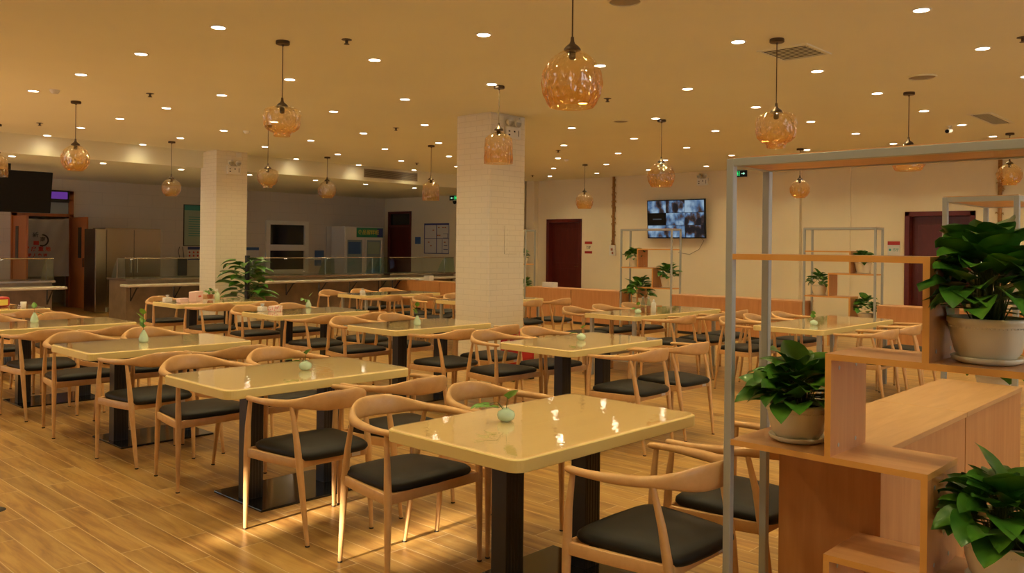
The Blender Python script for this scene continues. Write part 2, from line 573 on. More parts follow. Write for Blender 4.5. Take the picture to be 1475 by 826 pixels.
# small bright lobby behind the open double door
mb = MB().box(5.6, YW + 1.6, 0, 8.0, YW + 1.7, 2.9).box(5.5, YW + .25, 0, 5.6, YW + 1.7, 2.9).box(8.0, YW + .25, 0, 8.1, YW + 1.7, 2.9).box(5.5, YW + .25, 2.9, 8.1, YW + 1.7, 3.0).box(5.5, YW + .25, -.1, 8.1, YW + 1.7, 0)
struct('wall_lobby', mb, M['wall'])
# kitchen pass window
wn = link('window_1', None); wn['kind'] = 'structure'
mb = MB()
mb.box(12.42, YW - .05, .70, 12.55, YW + .1, 2.17); mb.box(13.66, YW - .05, .70, 13.79, YW + .1, 2.17)
mb.box(12.55, YW - .05, 2.06, 13.66, YW + .1, 2.17); mb.box(12.55, YW - .05, .70, 13.66, YW + .1, .80); mb.box(12.55, YW - .05, 1.33, 13.66, YW + .1, 1.50)
link('window_frame', mb.mesh('window_frame', M['white'], bevel=.006), wn)
link('window_pane', MB().box(12.55, YW + .02, 1.50, 13.66, YW + .04, 2.06).mesh('window_pane', M['winglass']), wn)
link('window_pane', MB().box(12.55, YW + .02, .80, 13.66, YW + .04, 1.33).mesh('window_pane', M['winglass']), wn)
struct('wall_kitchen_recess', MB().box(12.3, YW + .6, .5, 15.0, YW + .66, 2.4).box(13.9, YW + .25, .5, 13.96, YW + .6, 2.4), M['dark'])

# ------------------------------------------------------------------ lights
ORD = ['first', 'second', 'third', 'fourth', 'fifth', 'sixth', 'seventh', 'eighth', 'ninth', 'tenth', 'eleventh', 'twelfth', 'thirteenth', 'fourteenth']
GX, GY, SV, SU = 3.0967 * 1.09, 3.252 * 1.09, 1.4507 * 1.09, 1.344 * 1.09
def ring_mesh():
    return MB().lathe([(.052, -.001), (.054, -.006), (.066, -.006), (.070, 0)], 24).mesh('trim_ring', M['ring'], smooth=True)
ring_me = ring_mesh()
lens_me = MB().lathe([(.0001, -.004), (.053, -.004), (.053, .0)], 24).mesh('lens', M['lens'], smooth=True)
LAMP_W = 7.2
ld = bpy.data.lights.new('downlight_lamp', 'AREA')
ld.shape = 'DISK'; ld.size = .10; ld.energy = LAMP_W; ld.color = (1., .845, .44); ld.spread = radians(125)
ld3 = ld.copy(); ld3.energy = LAMP_W * 1.6
ld2 = ld.copy(); ld2.energy = LAMP_W * .16
def downlight(x, y, z, label):
    t = thing('recessed_downlight', label, 'ceiling light', (x, y, z), 0, 'recessed round downlights in the ceiling')
    link('trim_ring', ring_me, t); link('lens', lens_me, t)
    l = bpy.data.objects.new('downlight_lamp', ld3 if z < 3.1 else ld2 if y > 14.9 else ld); COL.objects.link(l)
    l.parent = t; l.location = (0, 0, -.012)
    return t
rows = {0: (1, 8), 1: (0, 8), 2: (-1, 8), 3: (-1, 8), 4: (-1, 8), 5: (-1, 8), 6: (-1, 8), 7: (-1, 7), 8: (0, 7)}
for r_ in range(-5, 9):
    lo, hi = rows.get(r_, (-5, 8))
    lo = -5
    for c_ in range(lo, hi + 1):
        x, y = GX + SV * r_, GY + SU * c_
        if x < X0 + .3 or y < Y0 + .3 or y > YB - .1 or x > XW - .3: continue
        # pillars and the one vented panel take the place of a light
        if 7.7 < x < 9.0 and 7.6 < y < 8.6: continue
        if r_ < -1 and (r_ % 2 or c_ % 2): continue
        if r_ >= 0 and c_ < -2 and (c_ % 2): continue
        if r_ < 0 or c_ < -1:  # unseen lamps added beyond the visible grid to light the room
            lab = 'added recessed downlight out of view behind the camera, lighting the room'
        else:
            lab = 'glowing recessed downlight, %s from the serving bulkhead, %s ceiling line from the photo left' % (ORD[hi - c_], ORD[r_])
        downlight(x, y, HC, lab)
lowl = [(4.66, 16.03), (6.16, 16.06), (7.66, 16.12), (9.16, 16.17), (10.86, 16.3), (12.29, 16.35), (13.84, 16.4)]
for i, (x, y) in enumerate(lowl):
    downlight(x, y, HL, 'glowing recessed downlight above the serving counter glass, %s from the photo left' % ORD[i])

# pendants ---------------------------------------------------------------
def shade_profile(kind, w, h):
    r = w / 2
    P = {
        'apple': [(.14, 0), (.34, .035), (.62, .13), (.84, .27), (.97, .43), (1., .58), (.96, .74), (.85, .88), (.76, .97), (.70, 1.)],
        'drum': [(.17, 0), (.52, .02), (.86, .08), (.98, .17), (1., .34), (.985, .55), (.95, .68), (.80, .79), (.56, .86), (.46, .90), (.45, .97), (.42, 1.)],
        'bottle': [(.16, 0), (.2, .05), (.45, .11), (.80, .19), (.95, .27), (.97, .5), (.99, .75), (1., 1.)],
        'globe': [(.18, 0), (.42, .05), (.70, .15), (.90, .28), (1., .48), (.96, .66), (.82, .82), (.60, .93), (.50, .97)],
        'cup': [(.16, 0), (.55, .04), (.88, .10), (1., .22), (.98, .45), (.92, .62), (.78, .78), (.48, .88), (.42, .93), (.42, 1.)],
    }[kind]
    # densify
    out = []
    for (a, b), (c, d) in zip(P, P[1:]):
        for k in range(4):
            t = k / 4
            out.append((r * (a + (c - a) * t), -h * (b + (d - b) * t)))
    out.append((r * P[-1][0], -h * P[-1][1]))
    # smooth pass
    for _ in range(2):
        out = [out[0]] + [((out[i - 1][0] + 2 * out[i][0] + out[i + 1][0]) / 4, (out[i - 1][1] + 2 * out[i][1] + out[i + 1][1]) / 4) for i in range(1, len(out) - 1)] + [out[-1]]
    return out
canopy_me = MB().lathe([(.0001, 0), (.058, 0), (.060, -.006), (.060, -.026), (.056, -.030), (.012, -.032), (.008, -.045), (.0001, -.046)], 24).mesh('canopy', M['brass'], smooth=True)
def pendant(x, y, kind, w, h, ztop, label):
    t = thing('pendant_lamp', label, 'pendant lamp', (x, y, HC), 0, 'amber glass pendant lamps')
    link('canopy', canopy_me, t)
    zt = ztop - HC
    link('cord', MB().tube([(0, 0, -.03), (0, 0, zt + .045)], .0045, 6).mesh('cord', M['brass']), t)
    cp = MB().lathe([(.0001, .075), (.010, .075), (.012, .05), (.018, .035), (.040, .018), (.052, .002), (.052, -.006), (.0001, -.006)], 20)
    cp = link('cap', cp.mesh('cap', M['brass'], smooth=True), t, (0, 0, zt))
    so = MB().lathe([(.0001, 0), (.020, 0), (.022, -.05), (.014, -.06), (.0001, -.062)], 16)
    link('lamp_holder', so.mesh('lamp_holder', M['brass'], smooth=True), cp)
    nr = 22
    wf = lambda i, a: (.012 * cos(nr * a) + .012 * cos(nr * a + pi * (i % 2)) * cos(i * 1.9)) * (1 if i > 5 else i / 6)
    gl = MB().lathe(shade_profile(kind, w, h), 132, wave=wf)
    link('glass_shade', gl.mesh('glass_shade', M['amber'], smooth='all'), t, (0, 0, zt))
    return t
PX = [3.98, 6.67, 9.87, 14.2]; PY = [3.26, 6.49, 11.25, 14.4]
pendant(PX[0], PY[0], 'apple', .37, .35, 2.72, 'large apple-shaped amber glass pendant, nearest to the camera, above the frontmost table')
pendant(PX[0], PY[1], 'drum', .315, .26, 2.715, 'drum-shaped amber glass pendant with stubby neck, left of the tiled pillar')
pendant(PX[0], PY[2], 'globe', .335, .335, 2.735, 'round amber glass globe pendant beside the black hanging screen')
pendant(PX[0], PY[3], 'bottle', .30, .36, 2.85, 'cylindrical amber glass pendant cut by the left photo edge')
pendant(PX[1], PY[0], 'drum', .33, .30, 2.67, 'wide ribbed drum-shaped amber pendant under the ceiling louvre, above the shelf top')
pendant(PX[1], PY[1], 'bottle', .315, .37, 2.80, 'bottle-shaped amber glass pendant hanging before the large tiled pillar')
pendant(PX[1], PY[2], 'cup', .31, .29, 2.64, 'cup-shaped amber glass pendant seen just below the drum pendant, near the small pillar')
pendant(PX[1], PY[3], 'globe', .325, .32, 2.64, 'small round amber globe pendant immediately left of the small tiled pillar')
pendant(PX[2], PY[0], 'apple', .36, .30, 2.71, 'apple-shaped amber pendant mostly hidden behind the shelf top rail')
pendant(PX[2], PY[1], 'apple', .37, .34, 2.70, 'apple-shaped amber glass pendant hanging above the lit wall screen')
pendant(PX[2], PY[2], 'bottle', .30, .37, 2.68, 'cylindrical amber glass pendant hanging left of the large pillar, before the notice board')
pendant(PX[2], PY[3], 'globe', .37, .36, 2.80, 'round amber globe pendant before the kitchen window, left of the bulkhead louvre')
pendant(PX[3], PY[0], 'globe', .34, .33, 2.83, 'round amber globe pendant above the second shelf at the right photo edge')
pendant(PX[3], PY[1], 'globe', .335, .33, 2.74, 'small amber globe pendant seen through the tall near shelf frame')
pendant(PX[3], PY[2], 'apple', .37, .36, 2.70, 'small apple-shaped amber pendant hanging before the middle red door')

# ceiling fittings --------------------------------------------------------
def lou(name, label, x0, x1, y0, y1, along='Y', n=8):
    t = thing(name, label, 'air vent', (0, 0, HC))
    link('duct_back', MB().box(x0, y0, -.004, x1, y1, -.001).mesh('duct_back', M['ventdk']), t)
    fr = MB()
    e = .03
    fr.box(x0 - e, y0 - e, -.012, x1 + e, y0, 0).box(x0 - e, y1, -.012, x1 + e, y1 + e, 0).box(x0 - e, y0, -.012, x0, y1, 0).box(x1, y0, -.012, x1 + e, y1, 0)
    link('frame', fr.mesh('frame', M['ceil']), t)
    sl = MB()
    for i in range(n):
        if along == 'Y':
            a = x0 + (x1 - x0) * (i + .5) / n; w = (x1 - x0) / n * .15
            sl.box(a - w, y0, -.007, a + w, y1, -.005)
        else:
            a = y0 + (y1 - y0) * (i + .5) / n; w = (y1 - y0) / n * .15
            sl.box(x0, a - w, -.007, x1, a + w, -.005)
    link('slats', sl.mesh('slats', M['ceil']), t)
lou('ceiling_vent', 'dark slatted square air louvre in the ceiling above the drum pendant', 6.98, 7.44, 3.16, 3.56, 'Y', 9)
lou('ceiling_vent', 'long grey slatted air louvre in the ceiling near the right photo edge', 11.95, 13.05, 2.98, 3.2, 'X', 8)
t = thing('bulkhead_vent', 'long grey slatted air louvre on the bulkhead face above the serving area', 'air vent', (0, YB, 0))
link('duct_back', MB().box(11.62, -.004, 3.06, 13.14, 0, 3.22).mesh('duct_back', M['ventdk']), t)
sl = MB().box(11.60, -.016, 3.045, 13.16, 0, 3.06).box(11.60, -.016, 3.22, 13.16, 0, 3.235).box(11.6, -.016, 3.06, 11.62, 0, 3.22).box(13.14, -.016, 3.06, 13.16, 0, 3.22)
for i in range(7):
    sl.box(11.62, -.014, 3.067 + i * .0225, 13.14, -.004, 3.079 + i * .0225)
link('slats', sl.mesh('slats', M['vent']), t)
def disc(x, y, w, label):
    t = thing('ceiling_speaker', label, 'speaker', (x, y, HC))
    link('grille', MB().lathe([(.0001, -.010), (w * .85, -.010), (w, -.004), (w, 0)], 28).mesh('grille', M['vent'], smooth=True), t)
    link('rim', MB().lathe([(w, -.002), (w, -.012), (w * 1.12, -.008), (w * 1.12, 0)], 28).mesh('rim', M['ceil'], smooth=True), t)
disc(9.06, 2.87, .125, 'round ceiling speaker grille, grey, at upper right of the ceiling')
disc(9.60, 6.98, .10, 'small round ceiling speaker grille near the third row of lights, above the apple pendant')
disc(4.93, 3.56, .11, 'round ceiling speaker grille cut by the upper photo edge')
spr = [(4.31, 6.02, 'between the drum pendant and bottle pendant'), (4.35, 9.97, 'above left, between the globe and drum pendants'),
       (8.06, 9.99, 'between the two pendants left of the pillar'), (8.05, 6.05, 'right of the big apple pendant'),
       (11.80, 9.97, 'beyond the big apple pendant, near the wall'), (15.58, 13.98, 'at the far corner beside the pilaster'),
       (4.36, 13.75, 'near the bulkhead above the globe pendant'), (7.91, 1.73, 'at the upper right photo corner'), (11.8, 13.91, 'near the bulkhead louvre')]
sp_me = MB().lathe([(.0001, 0), (.045, 0), (.045, -.006), (.014, -.010), (.012, -.034), (.024, -.040), (.024, -.044), (.0001, -.045)], 16).mesh('sprinkler_head', M['brass'], smooth=True)
for x, y, l in spr:
    tag(link('fire_sprinkler', sp_me, None, (x, y, HC + .002)), 'small bronze fire sprinkler in the ceiling ' + l, 'sprinkler', 'ceiling sprinklers')
sm_me = MB().lathe([(.0001, -.045), (.03, -.045), (.045, -.03), (.055, -.012), (.055, 0)], 20).mesh('smoke_detector', M['white'], smooth=True)
for x, y, l in [(3.52, 10.61, 'left of the globe pendant'), (6.80, 12.10, 'above the cup pendant'), (13.14, 10.89, 'near the middle red door pendant')]:
    tag(link('smoke_detector', sm_me, None, (x, y, HC)), 'white domed smoke detector on the ceiling ' + l, 'smoke detector', 'ceiling smoke detectors')
def bullet_cam(x, y, z, label, rz):
    t = thing('security_camera', label, 'camera', (x, y, z), rz)
    link('bracket', MB().lathe([(.0001, 0), (.03, 0), (.03, -.012), (.01, -.018), (.01, -.05), (.0001, -.052)], 14).mesh('bracket', M['white'], smooth=True), t)
    link('body', MB().tube([(-.05, 0, -.06), (.10, 0, -.085)], .032, 14).mesh('body', M['white'], smooth=True), t)
    link('lens', MB().tube([(.098, 0, -.0845), (.106, 0, -.086)], .026, 14).mesh('lens', M['black2'], smooth=True), t)
bullet_cam(12.88, 3.71, HC, 'white bullet security camera on the ceiling beside the right louvre', pi)
bullet_cam(6.2, 19.2, HL, 'white bullet security camera above the hanging black screen', -2.2)

# ------------------------------------------------------------------ chair
def rail_pts():
    half = [(.266, .245, .700), (.276, .20, .701), (.281, .13, .702), (.274, .05, .703), (.257, -.03, .705), (.228, -.10, .708), (.190, -.16, .711), (.142, -.207, .713), (.086, -.239, .715), (.03, -.252, .716)]
    full = [(-x, y, z) for x, y, z in half] + [(x, y, z) for x, y, z in half[::-1]]
    # catmull-rom densify
    P = [Vector(p) for p in full]
    out = []
    for i in range(len(P) - 1):
        p0, p1, p2, p3 = P[max(i - 1, 0)], P[i], P[i + 1], P[min(i + 2, len(P) - 1)]
        for k in range(3):
            t = k / 3
            out.append(.5 * ((2 * p1) + (p2 - p0) * t + (2 * p0 - 5 * p1 + 4 * p2 - p3) * t * t + (3 * p1 - p0 - 3 * p2 + p3) * t ** 3))
    out.append(P[-1])
    return out
def rail_mesh():
    P = rail_pts(); k = len(P)
    mb = MB(); n = 16
    rings = []
    for i, p in enumerate(P):
        t = (P[min(i + 1, k - 1)] - P[max(i - 1, 0)]).normalized()
        side = Vector((t.y, -t.x, 0)).normalized()      # horizontal, outward-ish
        up = Vector((0, 0, 1))
        # position measure: 0 at tips, 1 at the middle of the back
        s = 1 - abs(i / (k - 1) * 2 - 1)
        hh = .0135 + .006 * sstep(.15, .45, s) + .031 * sstep(.48, .88, s)
        tt = .0185 + .004 * sstep(.1, .4, s) - .0115 * sstep(.45, .8, s)
        zoff = .008 * sstep(.5, .9, s)
        if s < .05:
            q = math.sqrt(max(.02, s / .05)); hh *= q; tt *= q
        lean = .10 * sstep(.5, .9, s)
        ring = []
        for j in range(n):
            a = 2 * pi * j / n
            ca, sa = cos(a), sin(a)
            ex = abs(ca) ** .8 * (1 if ca > 0 else -1); ez = abs(sa) ** .9 * (1 if sa > 0 else -1)
            z = hh * ez
            ring.append(p + side * (tt * ex) + Vector((0, -lean * z, z + zoff)))
        rings.append(ring)
    vs = [v for r in rings for v in r]
    fs = [(i * n + j, i * n + (j + 1) % n, (i + 1) * n + (j + 1) % n, (i + 1) * n + j) for i in range(k - 1) for j in range(n)]
    fs += [tuple(range(n))[::-1], tuple(range((k - 1) * n, k * n))]
    mb.add(vs, fs)
    return mb.mesh('back_and_arm_rail', M['chairwood'], smooth='all')
def leg_mesh(front, s):
    if front:
        P = [(.282 * s, .232, 0), (.281 * s, .230, .2), (.279 * s, .226, .42), (.279 * s, .220, .56), (.275 * s, .205, .695)]
        r = [.0105, .0145, .0185, .0150, .0105]
    else:
        P = [(.200 * s, -.232, 0), (.208 * s, -.205, .2), (.217 * s, -.175, .42), (.222 * s, -.150, .56), (.226 * s, -.112, .700)]
        r = [.0105, .0145, .0190, .0150, .0105]
    mb = MB().tube([(P[0][0], P[0][1], .006)] + P[1:], r, 14)
    mb.tube([(P[0][0], P[0][1], 0), (P[0][0], P[0][1], .007)], .0125, 12, mi=1)
    return mb.mesh('leg', [M['chairwood'], M['black']], smooth=True)
def seat_outline(inset, n=44, bulge=0):
    # rounded trapezoid, wide at the front
    f = .262 - inset; b = .219 - inset; yf = .235 - inset; yb = -.215 + inset
    pts = []
    for i in range(n):
        a = 2 * pi * i / n
        c, s = cos(a), sin(a)
        e = .25
        x = (abs(c) ** e) * (1 if c >= 0 else -1); y = (abs(s) ** e) * (1 if s >= 0 else -1)
        v = (y + 1) / 2
        w = b + (f - b) * v
        pts.append((x * w * (1 + .02 * (1 - y * y)), yb + (yf - yb) * v + (.012 * (1 - x * x) if y > 0 else -.012 * (1 - x * x))))
    return pts
def cushion_mesh():
    mb = MB(); n = 44
    L = [(.030, .424), (.012, .430), (.004, .444), (.006, .458), (.020, .470), (.055, .478), (.12, .482), (.19, .4835)]
    vs = []; k = len(L)
    for ins, z in L:
        vs += [(x, y, z - .010 * max(0, -y / .25) ** 2) for x, y in seat_outline(ins, n)]
    fs = [(i * n + j, i * n + (j + 1) % n, (i + 1) * n + (j + 1) % n, (i + 1) * n + j) for i in range(k - 1) for j in range(n)]
    fs += [tuple(range(n))[::-1], tuple(range((k - 1) * n, k * n))]
    mb.add(vs, fs)
    return mb.mesh('seat', M['seat'], smooth='all')
def frame_mesh():
    mb = MB()
    def bar(a, b, w, h, sag=0):
        A, B = Vector(a), Vector(b)
        d = (B - A).normalized(); sd = Vector((-d.y, d.x, 0)) * (w / 2)
        vs = []; m = 8
        for i in range(m + 1):
            t = i / m
            p = A + (B - A) * t
            dz = -sag * 4 * t * (1 - t)
            for q, z in ((-1, -h / 2), (1, -h / 2), (1, h / 2), (-1, h / 2)):
                vs.append(p + sd * q + Vector((0, 0, z + dz * (1 if z < 0 else .6))))
        fs = [(i * 4 + j, i * 4 + (j + 1) % 4, (i + 1) * 4 + (j + 1) % 4, (i + 1) * 4 + j) for i in range(m) for j in range(4)]
        fs += [(0, 3, 2, 1), (m * 4, m * 4 + 1, m * 4 + 2, m * 4 + 3)]
        mb.add(vs, fs)
    z = .412
    bar((-.279, .226, z), (.279, .226, z), .022, .046)
    bar((-.217, -.176, z), (.217, -.176, z), .022, .046)
    bar((-.279, .226, z), (-.217, -.176, z), .022, .046, .004)
    bar((.279, .226, z), (.217, -.176, z), .022, .046, .004)
    return mb.mesh('seat_frame', M['chairwood'], smooth=True, bevel=.004)
CH = [('back_and_arm_rail', rail_mesh()), ('leg', leg_mesh(True, 1)), ('leg', leg_mesh(True, -1)), ('leg', leg_mesh(False, 1)),
      ('leg', leg_mesh(False, -1)), ('seat_frame', frame_mesh()), ('seat', cushion_mesh()),
      ('sticker', MB().box(.10, -.1885, .397, .155, -.1875, .427).mesh('sticker', M['paper']))]
chair0 = thing('dining_armchair', 'x', 'chair', (0, 0, 0))
for n_, me in CH:
    o = link(n_, me, chair0)
chair_used = [False]
def place_chair(x, y, rz, label, sticker=True):
    g = 'curved wooden dining armchairs'
    if not chair_used[0]:
        chair_used[0] = True
        chair0.location = (x, y, 0); chair0.rotation_euler = (0, 0, rz); chair0['label'] = label; chair0['group'] = g
        return chair0
    return copy_tree(chair0, (x, y, 0), rz, label, g)

# ------------------------------------------------------------------ tables
def rrect(hx, hy, r, n=6):
    pts = []
    for cx_, cy_, a0 in ((hx - r, hy - r, 0), (-hx + r, hy - r, 90), (-hx + r, -hy + r, 180), (hx - r, -hy + r, 270)):
        for i in range(n + 1):
            a = radians(a0 + 90 * i / n)
            pts.append((cx_ + r * cos(a), cy_ + r * sin(a)))
    return pts
def top_mesh(hx, hy, r):
    mb = MB(); n = len(rrect(hx, hy, r))
    L = [(-.003, .684), (0, .687), (0, .731), (-.004, .735)]
    vs = []
    for d, z in L:
        vs += [(x, y, z) for x, y in rrect(hx + d, hy + d, r)]
    k = len(L)
    mb.add(vs, [(i * n + j, i * n + (j + 1) % n, (i + 1) * n + (j + 1) % n, (i + 1) * n + j) for i in range(k - 1) for j in range(n)] + [tuple(range(n))[::-1]], 1)
    mb.f.append(tuple(range((k - 1) * n, k * n))); mb.mi.append(0)
    return mb.mesh('tabletop', [M['top'], M['topedge']])
HX, HY = .638, .392
TB = [('tabletop', top_mesh(HX, HY, .055)),
      ('glass_sheet', MB().prism(rrect(HX - .012, HY - .012, .05), .7355, .7405).mesh('glass_sheet', M['glass']))]
def column(s):
    mb = MB().box(s * .27 - .055, -.045, .012, s * .27 + .055, .045, .672).box(s * .27 - .10, -.2, .668, s * .27 + .10, .2, .684)
    for i in range(5):
        mb.box(s * .27 - .045 + i * .0200, -.0475, .012, s * .27 - .036 + i * .0200, .0475, .672)
    return mb.mesh('column', M['black'], bevel=.002, segs=1)
PED = TB + [('column', column(-1)), ('column', column(1)),
            ('base_plate', MB().box(-.36, -.275, 0, .36, .275, .014).mesh('base_plate', M['blackgl'], bevel=.003))]
HXB, HYB = .98, .375
STL = [('tabletop', top_mesh(HXB, HYB, .05)),
       ('glass_sheet', MB().prism(rrect(HXB - .012, HYB - .012, .045), .7355, .7405).mesh('glass_sheet', M['glass']))]
for sx in (-1, 1):
    for sy in (-1, 1):
        a, b = sx * (HXB - .09), sy * (HYB - .07)
        STL.append(('leg', MB().box(a - .02, b - .02, 0, a + .02, b + .02, .684).mesh('leg', M['steel'], bevel=.002, segs=1)))
    a = sx * (HXB - .09)
    STL.append(('crossbar', MB().box(a - .015, -HYB + .09, .20, a + .015, HYB - .09, .24).mesh('crossbar', M['steel'])))
STL.append(('long_rail', MB().box(-HXB + .11, HYB - .085, .20, HXB - .11, HYB - .055, .24).mesh('long_rail', M['steel'])))
def make_table(name, label, parts, group):
    t = thing(name, label, 'table', (0, 0, 0), 0, group)
    for n_, me in parts:
        link(n_, me, t)
    return t
pedlab = ['frontmost glass-covered oak table with black double pedestal, vase with drooping sprig',
          'glass-covered oak table directly behind the frontmost table, squat vase on it',
          'glass-covered oak table third from the camera in the front row, teardrop vase on it',
          'glass-covered oak table fourth from the camera in the front row, by the photo left edge',
          'oak table at far left before the serving counter, with red packet and cup',
          'glass-covered oak table in the second row, in front of the large pillar side',
          'glass-covered oak table in the second row whose far end meets the large pillar',
          'glass-covered oak table in the second row with pink patterned tissue pack',
          'oak table before the small pillar, with pink card box and small potted plant']
PT = [(2.93, 2.51), (2.90, 4.59), (2.95, 6.63), (2.94, 8.80), (2.94, 11.20), (5.635, 4.46), (5.59, 6.50), (5.62, 8.58), (5.59, 10.85)]
tab0 = None
for (x, y), lab in zip(PT, pedlab):
    if tab0 is None:
        tab0 = make_table('pedestal_dining_table', lab, PED, 'pedestal dining tables'); tab0.location = (x, y, 0)
    else:
        copy_tree(tab0, (x, y, 0), 0, lab)
stlab = ['long oak table on grey steel legs holding glass condiment bottles', 'long oak table on grey steel legs seen through the near shelf, squat vase',
         'long oak table on grey steel legs right behind the large pillar', 'long oak table on grey steel legs before the serving counter end']
ST = [(8.97, 5.96), (9.08, 3.83), (9.00, 8.88), (8.75, 10.95)]
SX = [1, 1, .8, .8]
st0 = None
for (x, y), lab in zip(ST, stlab):
    if st0 is None:
        st0 = make_table('steel_leg_dining_table', lab, STL, 'long steel-legged dining tables'); st0.location = (x, y, 0)
    else:
        tt = copy_tree(st0, (x, y, 0), 0, lab)
        if x in (9.00, 8.75): tt.scale = (.8, 1, 1)

# chairs: side 'n' is the camera side (faces +Y), 'f' the far side (faces -Y)
tname = ['the frontmost table', 'the second front-row table', 'the third front-row table', 'the fourth front-row table', 'the far-left table with red packet',
         'the middle-row table nearest the shelf', 'the middle-row table touching the pillar', 'the middle-row table with pink tissue', 'the table before the small pillar']
sname = ['the bottle table', 'the table behind the near shelf', 'the table behind the large pillar', 'the steel-legged table by the counter']
CC = {  # (table, side, seat): (x, y, turn in degrees)
    (0, 'n', 0): (2.722, 1.775, 0), (0, 'n', 1): (3.37, 1.757, 0), (0, 'f', 0): (2.615, 3.15, 0), (0, 'f', 1): (3.235, 3.15, 0),
    (1, 'n', 0): (2.62, 3.90, 0), (1, 'n', 1): (3.235, 3.92, 1), (1, 'f', 0): (2.66, 5.25, 1), (1, 'f', 1): (3.28, 5.27, -1),
    (2, 'n', 0): (2.64, 5.97, 0), (2, 'n', 1): (3.26, 5.96, 0),
    (5, 'n', 0): (5.40, 3.78, 2), (5, 'n', 1): (6.03, 3.80, -2),
    (6, 'n', 0): (5.33, 5.81, 0), (6, 'n', 1): (5.95, 5.84, 1),
}
for ti, (tx, ty) in enumerate(PT):
    for sd in 'nf':
        for k in (0, 1):
            if (ti, sd, k) in CC:
                x, y, tr = CC[(ti, sd, k)]
            else:
                x = tx + (-.31 if k == 0 else .31) + R.uniform(-.005, .005)
                y = ty + (-.70 if sd == 'n' else .68) + R.uniform(-.03, .03)
                tr = R.uniform(-2, 2)
            rz = radians(tr) + (0 if sd == 'n' else pi)
            place_chair(x, y, rz, 'curved wooden armchair, black seat, %s side of %s, %s' % ('camera' if sd == 'n' else 'far', tname[ti], 'left seat' if k == 0 else 'right seat'))
for ti, (tx, ty) in enumerate(ST):
    for sd in 'nf':
        for k in (0, 1, 2):
            if ti == 2 and sd == 'n' and k == 0: continue          # the pillar stands there
            x = tx + (-.615, 0, .615)[k] + R.uniform(-.004, .004)
            y = ty + (-.67 if sd == 'n' else .67) + R.uniform(-.03, .03)
            rz = radians(R.uniform(-1.5, 1.5)) + (0 if sd == 'n' else pi)
            place_chair(x, y, rz, 'curved wooden armchair, black seat, %s side of %s, %s' % ('camera' if sd == 'n' else 'far', sname[ti], ('left', 'middle', 'right')[k]))

# ------------------------------------------------------------------ foliage
def leaf(mb, base, az, tilt, Ln, W, droop=.6, roll=0., mi=0, nu=6, nv=4, heart=True):
    """leaf blade from base, heading az, raised by tilt, curling down"""
    d = Vector((cos(az), sin(az), 0)); s = Vector((-sin(az), cos(az), 0)); up = Vector((0, 0, 1))
    vs = []
    p = Vector(base); ang = tilt
    pts = []
    for i in range(nu + 1):
        pts.append((p.copy(), ang))
        p = p + (d * cos(ang) + up * sin(ang)) * (Ln / nu)
        ang -= droop / nu
    for i, (q, a) in enumerate(pts):
        t = i / nu
        if heart:
            w = W * (math.sin(pi * min(1, t ** .62)) ** .8) * (1.0 if t > 0 else 1) if 0 < t < 1 else (.10 * W if t == 0 else .0)
            if i == 1: w = max(w, W * .72)
        else:
            w = W * math.sin(pi * t ** .8) if 0 < t < 1 else .02 * W
        nrm = (up * cos(a) - d * sin(a))
        sr = (s * cos(roll) + nrm * sin(roll))
        for j in range(nv + 1):
            u = j / nv * 2 - 1
            back = -.16 * Ln * (abs(u) ** 1.5) if (heart and i <= 1) else 0
            vs.append(q + sr * (u * w) + nrm * (.30 * w * abs(u) ** 1.2 - .10 * w) + d * back * (1 if i == 1 else .0))
    k = nv + 1
    mb.add(vs, [(i * k + j, i * k + j + 1, (i + 1) * k + j + 1, (i + 1) * k + j) for i in range(nu) for j in range(nv)], mi)

def pothos(mb, sb, c, rad, ht, n, L0, rnd, low=-.3, spread=1.):
    """mound of heart leaves above c (pot rim centre)"""
    for i in range(n):
        az = 2 * pi * (i * .618034) + rnd.uniform(-.3, .3)
        lev = (i + .5) / n                                   # 0 outer skirt .. 1 crown
        r = rad * (1 - lev ** 1.6 * .85) * rnd.uniform(.55, 1.) * spread * .62
        z = ht * (.10 + .72 * lev ** .9 * rnd.uniform(.75, 1.05))
        b = Vector((c[0] + r * cos(az), c[1] + r * sin(az), c[2] + z))
        tilt = .15 + .75 * lev + rnd.uniform(-.35, .35)
        Ln = L0 * rnd.uniform(.75, 1.15)
        leaf(mb, b, az + rnd.uniform(-.5, .5), tilt, Ln, Ln * rnd.uniform(.33, .42), rnd.uniform(.6, 1.5), rnd.uniform(-.5, .5), nu=6)
        if sb is not None:
            mid = Vector((c[0] + r * .45 * cos(az), c[1] + r * .45 * sin(az), c[2] + z * .75 + .01))
            sb.tube([(c[0] + rad * .12 * cos(az), c[1] + rad * .12 * sin(az), c[2] - .02), mid, b], .0022, 5)
def pot_mesh(r, h):
    P = [(.0001, .012), (r * .66, .012), (r * .70, .02), (r * .80, h * .25), (r * .90, h * .55), (r * .955, h * .82), (r * .96, h * .86), (r * 1.0, h * .89), (r * 1.0, h * .985), (r * .985, h), (r * .92, h), (r * .90, h * .93), (r * .86, h * .80)]
    return MB().lathe(P, 40, wave=None)
